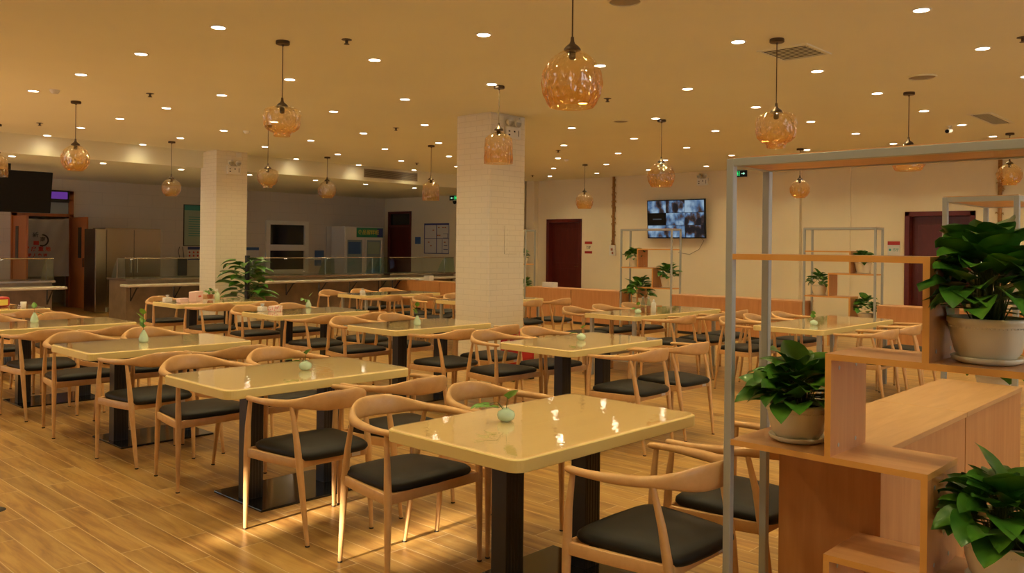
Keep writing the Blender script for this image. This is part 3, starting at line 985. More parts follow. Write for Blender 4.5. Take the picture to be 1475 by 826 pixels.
def potted(name, label, loc, r, h, rad, ht, n, L0, seed, group='potted pothos plants on the shelves', stems=True, lim=None):
    rnd = random.Random(seed)
    t = thing(name, label, 'potted plant', loc, 0, group)
    pm = pot_mesh(r, h)
    for k in range(60):                                      # beaded ridge under the rim
        a = 2 * pi * k / 60
        pm.lathe([(.0001, .0025), (.0022, .001), (.0022, -.001), (.0001, -.0025)], 5, (r * .957 * cos(a), r * .957 * sin(a), h * .80))
    pt = link('pot', pm.mesh('pot', M['pot'], smooth='all'), t)
    link('saucer', MB().lathe([(.0001, 0), (r * .70, 0), (r * .86, .008), (r * .90, .020), (r * .87, .022), (r * .80, .012), (.0001, .010)], 36).mesh('saucer', M['pot'], smooth='all'), t)
    link('soil', MB().lathe([(.0001, h * .86), (r * .87, h * .85)], 24).mesh('soil', M['soil']), pt)
    fb = MB(); sb = MB() if stems else None
    pothos(fb, sb, (0, 0, h * .9), rad, ht, n, L0, rnd)
    if lim:                                                  # leaves bend along the boards beside them
        lo, hi, zt = lim
        fb.v = [(x, (min(max(y, lo), hi) if x > -.165 else y), min(z, zt)) for x, y, z in fb.v]
    link('foliage', fb.mesh('foliage', M['leaf'], smooth='all'), t)
    if sb: link('stems', sb.mesh('stems', M['stem'], smooth='all'), t)
    return t

# ------------------------------------------------------------------ divider shelves
def shelf(name, label, ox, oy, mirror=False, length=1.11, depth=.325, H=1.872, k=1.):
    length, depth, H = length * k, depth * k, 1.527 + (H - 1.527) * k
    """steel frame shelf, long side along Y from oy (high end) down to oy-length; front at ox"""
    t = thing(name, label, 'shelf', (ox, oy - length / 2, 0), 0, 'steel and beech divider shelves')
    p = .030 * k; L2 = length / 2
    fl = lambda v: (-v if mirror else v)                      # v measured from the high-Y end downward
    Y = lambda v: L2 - v if not mirror else -L2 + v
    for (x, y) in ((0, L2 - p), (0, -L2), (depth - p, L2 - p), (depth - p, -L2)):
        link('post', MB().box(x, y, 0, x + p, y + p, H).mesh('post', M['steel'], bevel=.002, segs=1), t)
    tr = MB()
    tr.box(0, -L2 + p, H - p, p, L2 - p, H).box(depth - p, -L2 + p, H - p, depth, L2 - p, H).box(p, -L2, H - p, depth - p, -L2 + p, H).box(p, L2 - p, H - p, depth - p, L2, H)
    link('top_frame', tr.mesh('top_frame', M['steel'], bevel=.0015, segs=1), t)
    link('top_board', MB().box(.005, -L2 + .004, H - .002, depth - .005, L2 - .004, H + .004).box(p, -L2 + p, H - p + .004, depth - p, L2 - p, H - p + .014).mesh('top_board', M['boardh']), t)
    T = .022 * k
    v_a, v_b = length * .365, length * .655                   # the two divider lines
    z1, z2, z3, z4 = [1.527 + (z - 1.527) * k for z in (1.507, 1.160, .797, .452)]
    def hb(a, b, z, nm='shelf_board'):
        y0, y1 = sorted((Y(a), Y(b)))
        o = MB().box(.001, y0, z - T, depth - .001, y1, z).mesh(nm, [M['boardh'], M['boardedge']])
        for f in o.polygons:
            if abs(f.normal.x) > .9 or abs(f.normal.y) > .9: f.material_index = 1
        link(nm, o, t)
    def vb(v, za, zb):
        y0, y1 = sorted((Y(v - T * .5), Y(v + T * .5)))
        o = MB().box(.001, y0, za, depth - .001, y1, zb).mesh('upright_board', [M['board'], M['boardedge']])
        for f in o.polygons:
            if abs(f.normal.x) > .9: f.material_index = 1
        link('upright_board', o, t)
        # cam fasteners
        for zz in (za + .03, zb - .03):
            for xx in (.07 * k, depth - .10 * k):
                yy = Y(v) - (T * .5 + .0005)
                link('cam_screw', MB().tube([(xx, yy, zz), (xx, yy - .0008, zz)], .007, 10).mesh('cam_screw', M['steel'], smooth=True), t)
    e = p * .9
    hb(e, v_b + T / 2, z1); vb(v_b, z2, z1 - T)
    hb(v_a - T / 2, length - e, z2); vb(v_a, z3, z2 - T)
    hb(e, v_b + T / 2, z3); vb(v_b, z4, z3 - T)
    hb(v_a - T / 2, length - e, z4); vb(v_a, .02, z4 - T)
    return t, dict(z1=z1, z2=z2, z3=z3, z4=z4, va=v_a, vb=v_b, Y=lambda v: oy - length / 2 + Y(v))
KS = .91
S1X, S1Y = 2.944 * KS, 1.640 * KS
t, s1 = shelf('divider_shelf', 'tall near shelf unit of grey steel posts and staggered beech boards', S1X, S1Y, k=KS)
BX = 13.1
t, sC = shelf('divider_shelf', 'far steel and beech shelf with three pots, beside the right red door', BX, 5.92, length=1.14)
t, sB = shelf('divider_shelf', 'far steel and beech shelf standing under the lit wall screen', BX, 9.51, mirror=True, length=1.14)
t, sD = shelf('divider_shelf', 'far steel shelf half hidden behind the large pillar', BX, 13.07, length=1.14)
# second near shelf, turned crosswise, at the far end of the low cabinet
t2 = thing('crosswise_divider_shelf', 'open grey steel shelf with beech top beyond the low cabinet, right photo edge', 'shelf', (4.925, 1.085, 0), 0)
W2, D2, H2, p = .365, .81, 1.815, .026
for (x, y) in ((0, 0), (0, W2 - p), (D2 - p, 0), (D2 - p, W2 - p)):
    link('post', MB().box(x, y, 0, x + p, y + p, H2).mesh('post', M['steel'], bevel=.002, segs=1), t2)
link('top_frame', MB().box(0, p, H2 - p, p, W2 - p, H2).box(D2 - p, p, H2 - p, D2, W2 - p, H2).box(p, 0, H2 - p, D2 - p, p, H2).box(p, W2 - p, H2 - p, D2 - p, W2, H2).mesh('top_frame', M['steel']), t2)
link('top_board', MB().box(.004, .004, H2 - .002, D2 - .004, W2 - .004, H2 + .004).box(p, p, H2 - p + .004, D2 - p, W2 - p, H2 - p + .014).mesh('top_board', M['boardx']), t2)
link('shelf_board', MB().box(.001, .002, .718, D2 - .001, W2 - .002, .738).mesh('shelf_board', M['boardx']), t2)
link('shelf_board', MB().box(.001, .002, 1.08, D2 * .5, W2 - .002, 1.10).mesh('shelf_board', M['boardx']), t2)

# low cabinets and partition units
def cab_box(name, label, x0, x1, y0, y1, z, mtop, group=None, units=1, facing='X'):
    t = thing(name, label, 'cabinet', ((x0 + x1) / 2, (y0 + y1) / 2, 0), 0, group)
    hx, hy = (x1 - x0) / 2, (y1 - y0) / 2
    link('carcass', MB().box(-hx + .004, -hy + .006, .05, hx - .004, hy - .006, z - .022).mesh('carcass', M['board']), t)
    link('top_board', MB().box(-hx, -hy, z - .022, hx, hy, z).mesh('top_board', mtop, bevel=.0015, segs=1), t)
    link('plinth', MB().box(-hx + .02, -hy + .02, 0, hx - .02, hy - .02, .05).mesh('plinth', M['dark']), t)
    return t
cab_box('low_cabinet', 'low beech cabinet joined to the near shelf, nearest the camera', 2.985, 3.965, 1.060, 1.440, .841, M['boardx'])
cab_box('low_cabinet', 'low beech cabinet between its twin and the crosswise steel shelf', 3.967, 4.915, 1.060, 1.440, .841, M['boardx'])
PTN = [(2.20, 3.47, 'below the right red door'), (3.475, 4.765, 'right of the far three-pot shelf'), (5.925, 7.14, 'left of the far three-pot shelf'), (7.145, 8.365, 'right of the shelf under the screen'),
       (9.515, 10.70, 'left of the shelf under the screen'), (10.705, 11.925, 'right of the half-hidden shelf behind the pillar'), (13.075, 14.6, 'beside the serving counter, pillar side'), (14.605, 16.3, 'ending at the serving counter')]
for a, b, l in PTN:
    cab_box('partition_cabinet', 'waist-high beech partition cabinet ' + l, BX, BX + .42, a, b, .690, M['boardh'], 'beech partition cabinets')

# pots --------------------------------------------------------------------
xm = S1X + .165 * KS
pY = lambda s, a: s['Y'](a)
potted('potted_pothos', 'bushy pothos in cream pot on the middle board of the near shelf', (xm + .01, 1.425 * KS, s1['z3']), .118 * KS, .145 * KS, .26 * KS, .185 * KS, 95, .122 * KS, 1, lim=(-.158, 9, 9))
potted('potted_pothos', 'large pothos in cream pot on the upper board, right photo edge', (xm, .772 * KS, s1['z2']), .122 * KS, .150 * KS, .30 * KS, .34 * KS, 105, .148 * KS, 2, lim=(-9, .112, 9))
potted('potted_pothos', 'pothos in cream pot low on the near shelf, lower right photo corner', (xm - .02, .715 * KS, s1['z4']), .122 * KS, .150 * KS, .27 * KS, .24 * KS, 90, .132 * KS, 3, lim=(-9, .165, .68))
xb = BX + .165
potted('potted_pothos', 'small pothos in cream pot at the upper right of the far three-pot shelf', (xb, 5.03, sC['z2']), .125, .17, .22, .20, 40, .12, 4, stems=False)
potted('potted_pothos', 'small pothos in cream pot at the left of the far three-pot shelf', (xb, 5.72, sC['z3']), .12, .16, .22, .24, 40, .12, 5, stems=False)
potted('potted_pothos', 'small pothos in shallow cream pot at lowest right of the far three-pot shelf', (xb, 4.98, sC['z4']), .13, .10, .24, .30, 45, .13, 6, stems=False)
potted('potted_pothos', 'small pothos in cream pot at upper left of the shelf under the screen', (xb, 9.28, sB['z2']), .12, .16, .24, .22, 40, .13, 7, stems=False)
potted('potted_pothos', 'small pothos in cream pot at right of the shelf under the screen', (xb, 8.56, sB['z3']), .13, .19, .28, .28, 40, .14, 8, stems=False)
potted('potted_pothos', 'broad-leaved plant low at left inside the shelf under the screen', (xb, 9.15, sB['z4']), .15, .14, .36, .42, 46, .20, 9, stems=False)
potted('potted_pothos', 'small plant in cream pot on the shelf behind the large pillar', (xb, 12.14, sD['z2']), .10, .12, .16, .20, 26, .12, 10, stems=False)
potted('potted_pothos', 'small plant low down, just above the partition behind the large pillar', (xb, 12.10, sD['z4']), .11, .15, .20, .28, 30, .13, 11, stems=False)
potted('potted_pothos', 'dark green plant glimpsed between the near shelf board and low cabinet', (5.27, 1.27, .738), .10, .11, .21, .14, 60, .11, 12, stems=False)

# floor plant on moss pole beside the small pillar
rnd = random.Random(21)
fp = thing('floor_plant', 'tall leafy plant on a dark moss pole beside the small tiled pillar', 'potted plant', (8.05, 14.25, 0))
link('pot', pot_mesh(.20, .34).mesh('pot', M['pot'], smooth='all'), fp)
link('moss_pole', MB().tube([(0, 0, .28), (0, 0, 1.30)], .045, 12).mesh('moss_pole', M['dark'], smooth=True), fp)
fb = MB()
for i in range(46):
    z = .45 + .72 * (i / 46); az = i * 2.399 + rnd.uniform(-.3, .3)
    L_ = rnd.uniform(.26, .40) * (1.15 - .3 * i / 46)
    r = rnd.uniform(.10, .26)
    fb.tube([(0, 0, z), (r * cos(az), r * sin(az), z + .08)], .005, 5)
    leaf(fb, (r * cos(az), r * sin(az), z + .08), az, rnd.uniform(0., .5), L_, L_ * .34, rnd.uniform(.7, 1.2), rnd.uniform(-.3, .3), heart=True)
link('foliage', fb.mesh('foliage', M['leaf'], smooth='all'), fp)

# ------------------------------------------------------------------ vases on the tables
def vase(x, y, kind, label, seed, nl=3, az0=None, up=False):
    rnd = random.Random(seed)
    t = thing('bud_vase', label, 'vase', (x, y, .7405), 0, 'celadon bud vases on the tables')
    if kind == 'squat':
        P = [(.0001, 0), (.022, 0), (.036, .010), (.041, .026), (.036, .042), (.020, .051), (.012, .054), (.013, .058), (.009, .058), (.008, .05)]
        hz = .055
    else:
        P = [(.0001, 0), (.030, 0), (.036, .012), (.036, .030), (.029, .055), (.018, .078), (.011, .090), (.012, .096), (.008, .096), (.007, .085)]
        hz = .093
    link('vase_body', MB().lathe(P, 28).mesh('vase_body', M['celadon'], smooth='all'), t)
    fb = MB(); sb = MB()
    for i in range(nl):
        az = (az0 if az0 is not None else rnd.uniform(0, 6.28)) + (rnd.uniform(-.5, .5) if az0 is not None else 0) + (i == nl - 1) * 2.2
        if up: zz, rr = hz + .02 + .035 * i, .012
        else: zz, rr = hz + (.045 if i == nl - 1 else .012 * i), (.015 if i == nl - 1 else .04 + .035 * i)
        b = (rr * cos(az), rr * sin(az), zz)
        sb.tube([(0, 0, hz - .02), (rr * .4 * cos(az), rr * .4 * sin(az), zz * .95 + .012), b], .0014, 5)
        leaf(fb, b, az, (1.1 if (up or i == nl - 1) else .05) + rnd.uniform(-.2, .2), rnd.uniform(.055, .072), rnd.uniform(.020, .026), .7, rnd.uniform(-.4, .4))
    link('leaf_sprig', fb.mesh('leaf_sprig', M['leafl'], smooth='all'), t)
    link('sprig_stem', sb.mesh('sprig_stem', M['stem'], smooth='all'), t)
vase(2.77, 2.63, 'squat', 'squat celadon vase with drooping green sprig on the frontmost table', 1, 4, 2.4)
vase(2.98, 4.56, 'squat', 'squat celadon vase with upright leaf on the second front-row table', 2, 3, 2.3)
vase(2.88, 6.67, 'tall', 'teardrop celadon vase with long upright leaf on the third front-row table', 3, 4, 2.0, True)
vase(2.81, 8.95, 'tall', 'teardrop celadon vase with one leaning leaf on the fourth front-row table', 4, 2, 5.6)
vase(5.63, 4.48, 'squat', 'squat celadon vase with thin sprig on the middle-row table nearest the shelf', 5, 2, 2.)
vase(5.43, 6.37, 'tall', 'teardrop celadon vase with tall leaf on the table touching the pillar', 6, 3, 2., True)
vase(5.91, 8.99, 'tall', 'teardrop celadon vase with spreading leaves on the pink tissue table', 7, 4, 4.0)
vase(8.36, 5.80, 'squat', 'squat celadon vase beside the glass bottles on the long table', 8, 2, 2.)
vase(8.55, 3.74, 'squat', 'squat celadon vase with sprig on the table seen through the shelf', 9, 2, 1., True)

# small table items
def tissue(x, y, z, w, d, h, mat, label, rz=.0, tuft=True):
    t = thing('tissue_pack', label, 'tissue pack', (x, y, z), rz)
    link('packet', MB().box(-w / 2, -d / 2, 0, w / 2, d / 2, h).mesh('packet', mat, bevel=.008), t)
    if tuft:
        fb = MB()
        for i in range(7):
            leaf(fb, (0, 0, h * .9), i * .9, 1.2, .05, .02, .5, 0, heart=False)
        link('tissue', fb.mesh('tissue', M['paper'], smooth='all'), t)
def dotted(name, c1, c2, s=60):
    m, nt, b, o = nodes(name)
    tc = N(nt, 'ShaderNodeTexCoord'); v = N(nt, 'ShaderNodeTexVoronoi'); v.inputs['Scale'].default_value = s
    nt.links.new(tc.outputs['Object'], v.inputs['Vector'])
    r = ramp(nt, [(.3, c2), (.45, c1)]); nt.links.new(v.outputs['Distance'], r.inputs[0]); nt.links.new(r.outputs[0], b.inputs['Base Color'])
    return m
M['pinkdot'] = dotted('pink_patterned_film', (.75, .62, .58), (.62, .16, .20), 45)
tissue(5.30, 8.74, .7405, .15, .09, .065, M['pinkdot'], 'pink patterned tissue pack on the middle-row table', .3, False)
tissue(5.19, 8.84, .7405, .09, .08, .055, M['paper'], 'plain white tissue pack beside the pink patterned one', .2)
tissue(5.05, 10.98, .7405, .10, .08, .06, M['paper'], 'crumpled white tissue pack at the end of the small-pillar table', .1)
tissue(5.17, 10.80, .7405, .13, .09, .055, M['pink'], 'pale pink tissue box beside the crumpled white pack', .2, False)
tissue(8.27, 11.05, .7405, .07, .06, .05, M['paper'], 'small white tissue pack on the table by the counter', .1)
t = thing('card_box', 'pink printed card box standing on the table before the small pillar', 'box', (5.42, 10.93, .7405), .82)
link('box_body', MB().box(-.15, -.05, 0, .15, .05, .13).mesh('box_body', M['pink'], bevel=.004), t)
link('printed_band', MB().box(-.06, -.052, .055, .06, -.050, .075).mesh('printed_band', M['red']), t)
t = thing('small_potted_plant', 'tiny plant in a terracotta pot beside the pink card box', 'potted plant', (5.72, 11.12, .7405))
link('pot', pot_mesh(.045, .07).mesh('pot', M['terracotta'], smooth='all'), t)
fb = MB(); pothos(fb, None, (0, 0, .06), .07, .10, 16, .06, random.Random(5)); link('foliage', fb.mesh('foliage', M['leafl'], smooth='all'), t)
t = thing('green_spray_bottle', 'pale green bottle standing before the small tiled pillar', 'bottle', (5.72, 10.92, .7405))
link('bottle_body', MB().lathe([(.0001, 0), (.035, 0), (.036, .06), (.030, .09), (.012, .11), (.012, .13)], 18).mesh('bottle_body', M['celadon'], smooth='all'), t)
link('spray_head', MB().box(-.03, -.009, .13, .012, .009, .155).mesh('spray_head', M['white'], bevel=.003), t)
t = thing('paper_cup', 'small white cup on the far-left table', 'cup', (3.34, 11.02, .7405))
link('cup_body', MB().lathe([(.0001, 0), (.026, 0), (.034, .07), (.032, .07), (.025, .004)], 18).mesh('cup_body', M['white'], smooth='all'), t)
t = thing('snack_packet', 'red and orange packet lying on the far-left table at the photo edge', 'packet', (3.13, 11.30, .7405), .4)
link('packet_body', MB().box(-.14, -.07, 0, .14, .07, .12).mesh('packet_body', M['redbox'], bevel=.03, segs=3), t)
link('packet_label', MB().box(-.08, -.072, .02, .10, -.070, .09).mesh('packet_label', M['gold']), t)
for i, (x, y, l) in enumerate([(8.46, 5.80, 'tall clear glass bottle with dark stopper on the bottle table, left one'), (8.52, 5.76, 'tall clear glass bottle on the bottle table, right one')]):
    t = thing('condiment_bottle', l, 'bottle', (x, y, .7405))
    link('bottle_body', MB().lathe([(.0001, 0), (.026, 0), (.027, .11), (.022, .14), (.010, .16), (.010, .185)], 18).mesh('bottle_body', M['gglass'], smooth='all'), t)
    link('sauce', MB().lathe([(.0001, .003), (.023, .003), (.023, .07 + .02 * i), (.0001, .07 + .02 * i)], 14).mesh('sauce', M['terracotta'], smooth='all'), t)
    link('stopper', MB().lathe([(.0001, .20), (.012, .20), (.013, .18), (.0001, .18)], 12).mesh('stopper', M['steel'], smooth='all'), t)
t = thing('sauce_bottle', 'white squeeze bottle right of the glass bottles on the long table', 'bottle', (8.66, 5.78, .7405))
link('bottle_body', MB().lathe([(.0001, 0), (.028, 0), (.029, .10), (.026, .12), (.012, .13)], 18).mesh('bottle_body', M['white'], smooth='all'), t)
link('bottle_cap', MB().lathe([(.013, .128), (.012, .15), (.004, .16), (.0001, .165)], 14).mesh('bottle_cap', M['paper'], smooth='all'), t)
# paper on the partition tops
def napkin_box(x, y, z, label, w=.24, d=.13, h=.09, rz=1.5):
    t = thing('napkin_box', label, 'box', (x, y, z), rz)
    link('box_body', MB().box(-w / 2, -d / 2, 0, w / 2, d / 2, h).mesh('box_body', M['paper'], bevel=.008), t)
    link('top_slot', MB().box(-w / 4, -.012, h - .001, w / 4, .012, h + .001).mesh('top_slot', M['dark']), t)
napkin_box(BX + .2, 11.42, .690, 'white napkin box on the partition before the middle red door', .32, .14, .10)
napkin_box(BX + .2, 15.20, .690, 'white napkin box on the partition near the counter end', .22, .13, .12)
tag(link('folded_cloth', MB().box(-.12, -.16, 0, .12, .16, .03).mesh('folded_cloth', M['paper'], bevel=.01, segs=3), None, (BX + .2, 15.58, .690)), 'folded white cloth on the partition at the counter end', 'cloth')
# red box by the large pillar
t = thing('extinguisher_box', 'red metal box standing on the floor between the chairs and the large pillar', 'box', (7.15, 6.62, 0), 0)
link('box_body', MB().box(-.17, -.11, .04, .17, .11, .56).mesh('box_body', M['redbox'], bevel=.01), t)
link('front_panel', MB().box(-.13, -.113, .25, .13, -.110, .50).mesh('front_panel', M['red']), t)
link('white_label', MB().box(-.10, -.114, .12, .10, -.1105, .18).mesh('white_label', M['paper']), t)
link('foot', MB().box(-.17, -.11, 0, -.12, .11, .04).box(.12, -.11, 0, .17, .11, .04).mesh('foot', M['black']), t)

# ------------------------------------------------------------------ serving counters
def counter(name, label, x0, x1, ends=(True, True), nbr=3, glass_div=()):
    t = thing(name, label, 'counter', ((x0 + x1) / 2, 16.1, 0))
    hx = (x1 - x0) / 2
    link('counter_body', MB().box(-hx + .12, .05, 0, hx - .12, .85, .80).mesh('counter_body', M['stonefront']), t)
    link('worktop', MB().box(-hx + .08, .0, .80, hx - .08, .88, .835).mesh('worktop', M['inox'], bevel=.003), t)
    link('tray_rail', MB().box(-hx, -.34, .690, hx, .05, .735).mesh('tray_rail', M['stone'], bevel=.012, segs=3), t)
    for i in range(nbr):
        x = -hx + .2 + (2 * hx - .4) * i / max(1, nbr - 1)
        b = MB().tube([(x, .05, .42), (x, -.24, .685)], .014, 6).tube([(x, .05, .43), (x, .05, .685)], .012, 6).tube([(x, .05, .68), (x, -.28, .68)], .012, 6)
        link('bracket', b.mesh('bracket', M['black'], smooth=True), t)
    g = MB()
    g.add([(-hx + .1, .02, .84), (hx - .1, .02, .84), (hx - .1, .08, 1.215), (-hx + .1, .08, 1.215)], [(0, 1, 2, 3)])
    g.box(-hx + .1, .08, 1.212, hx - .1, .42, 1.220)
    link('guard_glass', g.mesh('guard_glass', M['gglass']), t)
    link('glass_edge_rail', MB().tube([(-hx + .1, .075, 1.22), (hx - .1, .075, 1.22)], .012, 8).mesh('glass_edge_rail', M['inox'], smooth=True), t)
    for x in [-hx + .1, hx - .1] + [d - (x0 + x1) / 2 for d in glass_div]:
        ps = [(x, .05, .84), (x, .70, .84), (x, .56, 1.08), (x, .42, 1.215), (x, .08, 1.215)]
        e = MB(); e.add([(a - .004, b, c) for a, b, c in ps] + [(a + .004, b, c) for a, b, c in ps],
                        [(0, 1, 2, 3, 4), (9, 8, 7, 6, 5)] + [(i, (i + 1) % 5, 5 + (i + 1) % 5, 5 + i) for i in range(5)])
        link('glass_divider', e.mesh('glass_divider', M['gglass']), t)
        link('guard_post', MB().tube([(x, .42, .83), (x, .42, 1.21)], .012, 8).mesh('guard_post', M['inox'], smooth=True), t)
    return t
counter('serving_counter', 'stone-fronted serving counter with glass guard at the photo left edge', 2.2, 5.47, nbr=4)
counter('serving_counter', 'serving counter with glass guard behind the small pillar, up to the partition', 6.52, 12.75, nbr=8, glass_div=(9.45, 11.3))
# rear worktop beyond partition with glass guard end
counter('serving_counter', 'short serving counter with glass guard behind the large pillar edge', 12.78, 15.1, nbr=2)
# stainless cabinets at the back
t = thing('stainless_cabinet', 'tall stainless steel warming cabinet against the serving back wall', 'cabinet', (7.95, 19.35, 0))
link('body', MB().box(-.60, -.35, .1, .62, .35, 1.83).mesh('body', M['inox'], bevel=.006), t)
for a, b in ((-.57, .0), (.02, .59)):
    d_ = link('door', MB().box(a, -.37, .14, b, -.35, 1.79).mesh('door', M['inox'], bevel=.004), t)
    link('handle', MB().tube([(b - .06 if a < -.3 else a + .06, -.40, .85), (b - .06 if a < -.3 else a + .06, -.40, 1.15)], .01, 8).mesh('handle', M['steel'], smooth=True), d_)
link('leg', MB().box(-.58, -.33, 0, -.53, -.28, .1).box(.55, -.33, 0, .60, -.28, .1).mesh('leg', M['steel']), t)
t = thing('stainless_locker', 'narrow grey steel locker left of the warming cabinet', 'cabinet', (7.16, 19.0, 0))
link('body', MB().box(-.13, -.3, .03, .09, .3, 1.80).mesh('body', M['inox'], bevel=.005), t)
link('door', MB().box(-.12, -.315, .05, .08, -.30, 1.78).mesh('door', M['inox'], bevel=.003), t)
# display fridge
t = thing('display_fridge', 'white two-door display fridge with green header at the back corner', 'fridge', (15.22, 20.62, 0))
link('cabinet_body', MB().box(-.69, -.33, .05, .69, .33, 2.05).mesh('cabinet_body', M['fridgebody'], bevel=.01), t)
hd = link('header_panel', MB().box(-.28, -.345, 1.74, .69, -.33, 2.02).mesh('header_panel', M['green']), t)
put_text('header_lettering', '食品留样柜', .155, M['gold'], (.15, -.347, 1.88), '-Y', hd, bold=.002)
link('header_picture', MB().box(.47, -.347, 1.75, .68, -.345, 2.01).mesh('header_picture', M['navy']), hd)
link('header_panel', MB().box(-.68, -.345, 1.74, -.285, -.33, 2.02).mesh('header_panel', M['fridgebody']), t)
for a, b in ((-.66, -.03), (.03, .66)):
    d_ = link('door', MB().box(a, -.36, .30, b, -.33, .36).box(a, -.36, 1.66, b, -.33, 1.72).box(a, -.36, .36, a + .05, -.33, 1.66).box(b - .05, -.36, .36, b, -.33, 1.66).mesh('door', M['fridgebody'], bevel=.004), t)
    link('door_glass', MB().box(a + .05, -.345, .36, b - .05, -.34, 1.66).mesh('door_glass', M['fridgeglass']), d_)
    link('door_poster', MB().box(a + .09, -.349, 1.25, b - .10, -.346, 1.60).mesh('door_poster', M['blue' if a < 0 else 'pgreen']), d_)
link('kick_plate', MB().box(-.66, -.34, .05, .66, -.33, .28).mesh('kick_plate', M['dark']), t)
tag(link('white_side_panel', MB().box(14.40, YW - .05, 1.0, 14.80, YW - .01, 2.05).mesh('white_side_panel', M['paper'])), 'pale blank panel on the wall between kitchen window and fridge', 'panel')

# hanging banner over the double door
def cloth_grid(x0, x1, z0, z1, y, nx=26, nz=22, amp=.02):
    mb = MB(); vs = []
    for j in range(nz + 1):
        for i in range(nx + 1):
            u, v = i / nx, j / nz
            sag = .045 * 4 * u * (1 - u) * (v ** 3)
            yy = y + amp * sin(u * 11 + v * 3) * (1 - .5 * v) + .012 * sin(u * 23 - v * 9)
            vs.append((x0 + (x1 - x0) * u, yy, z0 + (z1 - z0) * v - sag))
    mb.add(vs, [(j * (nx + 1) + i, j * (nx + 1) + i + 1, (j + 1) * (nx + 1) + i + 1, (j + 1) * (nx + 1) + i) for j in range(nz) for i in range(nx)])
    return mb
t = thing('door_banner', 'white cloth banner with round logo and lettering hung across the wooden doorway', 'banner')
link('cloth', cloth_grid(6.22, 7.28, .72, 2.06, 20.92).mesh('cloth', M['offw'], smooth='all'), t)
ring = MB()
ps = [(6.70 + .125 * cos(a), 20.885, 1.545 + .125 * sin(a)) for a in [radians(x) for x in range(-110, 100, 10)]]
ring.tube(ps, [(.004, .018)] * len(ps), 6)
link('logo_ring', ring.mesh('logo_ring', M['dark']), t)
link('logo_block', MB().box(6.52, 20.878, 1.44, 6.63, 20.884, 1.53).mesh('logo_block', M['red']), t)
put_text('logo_lettering', '新', .13, M['dark'], (6.56, 20.88, 1.66), '-Y', t, bold=.002)
put_text('logo_lettering', '南', .11, M['dark'], (6.71, 20.88, 1.56), '-Y', t, bold=.002)
put_text('banner_lettering', '厨 房 重 地', .115, M['red'], (6.60, 20.88, 1.34), '-Y', t, bold=.003)
put_text('banner_lettering', '闲 人 免 进', .085, M['red'], (6.60, 20.88, 1.20), '-Y', t, bold=.003)
t = thing('led_sign', 'purple glowing sign box above the wooden double door', 'sign')
link('housing', MB().box(6.35, YW - .12, 2.42, 7.28, YW - .07, 2.70).mesh('housing', M['black']), t)
link('lit_face', MB().box(6.38, YW - .125, 2.50, 7.24, YW - .119, 2.66).mesh('lit_face', M['purple']), t)
# wall signs and posters on the serving wall
t = thing('blue_wall_sign', 'small navy sign on the wall right of the wooden door', 'sign')
link('plate', MB().box(7.66, YW - .02, 1.50, 7.90, YW, 1.71).mesh('plate', M['navy']), t)
link('print_line', MB().box(7.69, YW - .022, 1.58, 7.87, YW - .02, 1.60).box(7.69, YW - .022, 1.63, 7.84, YW - .02, 1.65).mesh('print_line', M['paper']), t)
t = thing('wall_poster', 'tall teal and pale green poster partly behind the small pillar', 'poster')
link('frame', MB().box(10.07, YW - .018, 1.44, 10.86, YW, 2.51).mesh('frame', M['dark']), t)
link('sheet', MB().box(10.09, YW - .022, 1.46, 10.84, YW - .018, 2.49).mesh('sheet', M['pgreen']), t)
hb_ = MB().box(10.09, YW - .024, 2.36, 10.84, YW - .022, 2.49)
link('teal_header', hb_.mesh('teal_header', M['teal']), t)
pl = MB()
for i in range(9):
    pl.box(10.2, YW - .0235, 2.18 - i * .06, 10.74 - (i % 3) * .08, YW - .022, 2.195 - i * .06)
link('text_lines', pl.mesh('text_lines', M['teal']), t)
t = thing('notice_sheet', 'small blue-headed notice with red marks below the tall poster', 'notice')
link('sheet', MB().box(10.19, YW - .012, 1.08, 10.62, YW, 1.42).mesh('sheet', M['paper']), t)
link('blue_header', MB().box(10.19, YW - .014, 1.35, 10.62, YW - .012, 1.42).box(10.19, YW - .014, 1.08, 10.62, YW - .012, 1.12).mesh('blue_header', M['navy']), t)
dots = MB()
for i in range(4):
    for j in range(2):
        dots.tube([(10.24 + i * .11, YW - .012, 1.19 + j * .09), (10.24 + i * .11, YW - .015, 1.19 + j * .09)], .025, 10)
link('red_marks', dots.mesh('red_marks', M['red']), t)
t = thing('hanging_apron', 'dark navy apron hanging on the wall left of the small pillar', 'apron')
link('cloth', MB().prism([(9.90, 20.92), (10.12, 20.90), (10.14, 20.98), (9.90, 20.99)], .68, 1.14).mesh('cloth', M['apron'], bevel=.02, segs=3), t)
link('strap', MB().tube([(9.96, 20.98, 1.12), (9.93, 21.0, 1.30), (9.96, 21.0, 1.42)], .008, 6).tube([(10.07, 20.98, 1.12), (10.06, 21.0, 1.30), (10.04, 21.0, 1.42)], .008, 6).mesh('strap', M['apron']), t)
t = thing('wall_notice', 'blue-topped notice immediately right of the small pillar', 'notice')
link('sheet', MB().box(11.62, YW - .012, 1.10, 12.22, YW, 1.42).mesh('sheet', M['paper']), t)
link('blue_header', MB().box(11.62, YW - .014, 1.34, 12.22, YW - .012, 1.42).mesh('blue_header', M['blue']), t)
t = thing('wall_calendar', 'blue hanging calendar on the wall right of the kitchen window', 'calendar')
link('sheet', MB().box(14.02, YW - .03, 1.12, 14.32, YW, 1.34).mesh('sheet', M['blue']), t)
link('lower_sheet', MB().box(14.02, YW - .02, .90, 14.24, YW, 1.06).mesh('lower_sheet', M['blue']), t)
link('hanger', MB().tube([(14.10, YW - .01, 1.34), (14.17, YW - .01, 1.40), (14.24, YW - .01, 1.34)], .004, 5).mesh('hanger', M['steel']), t)
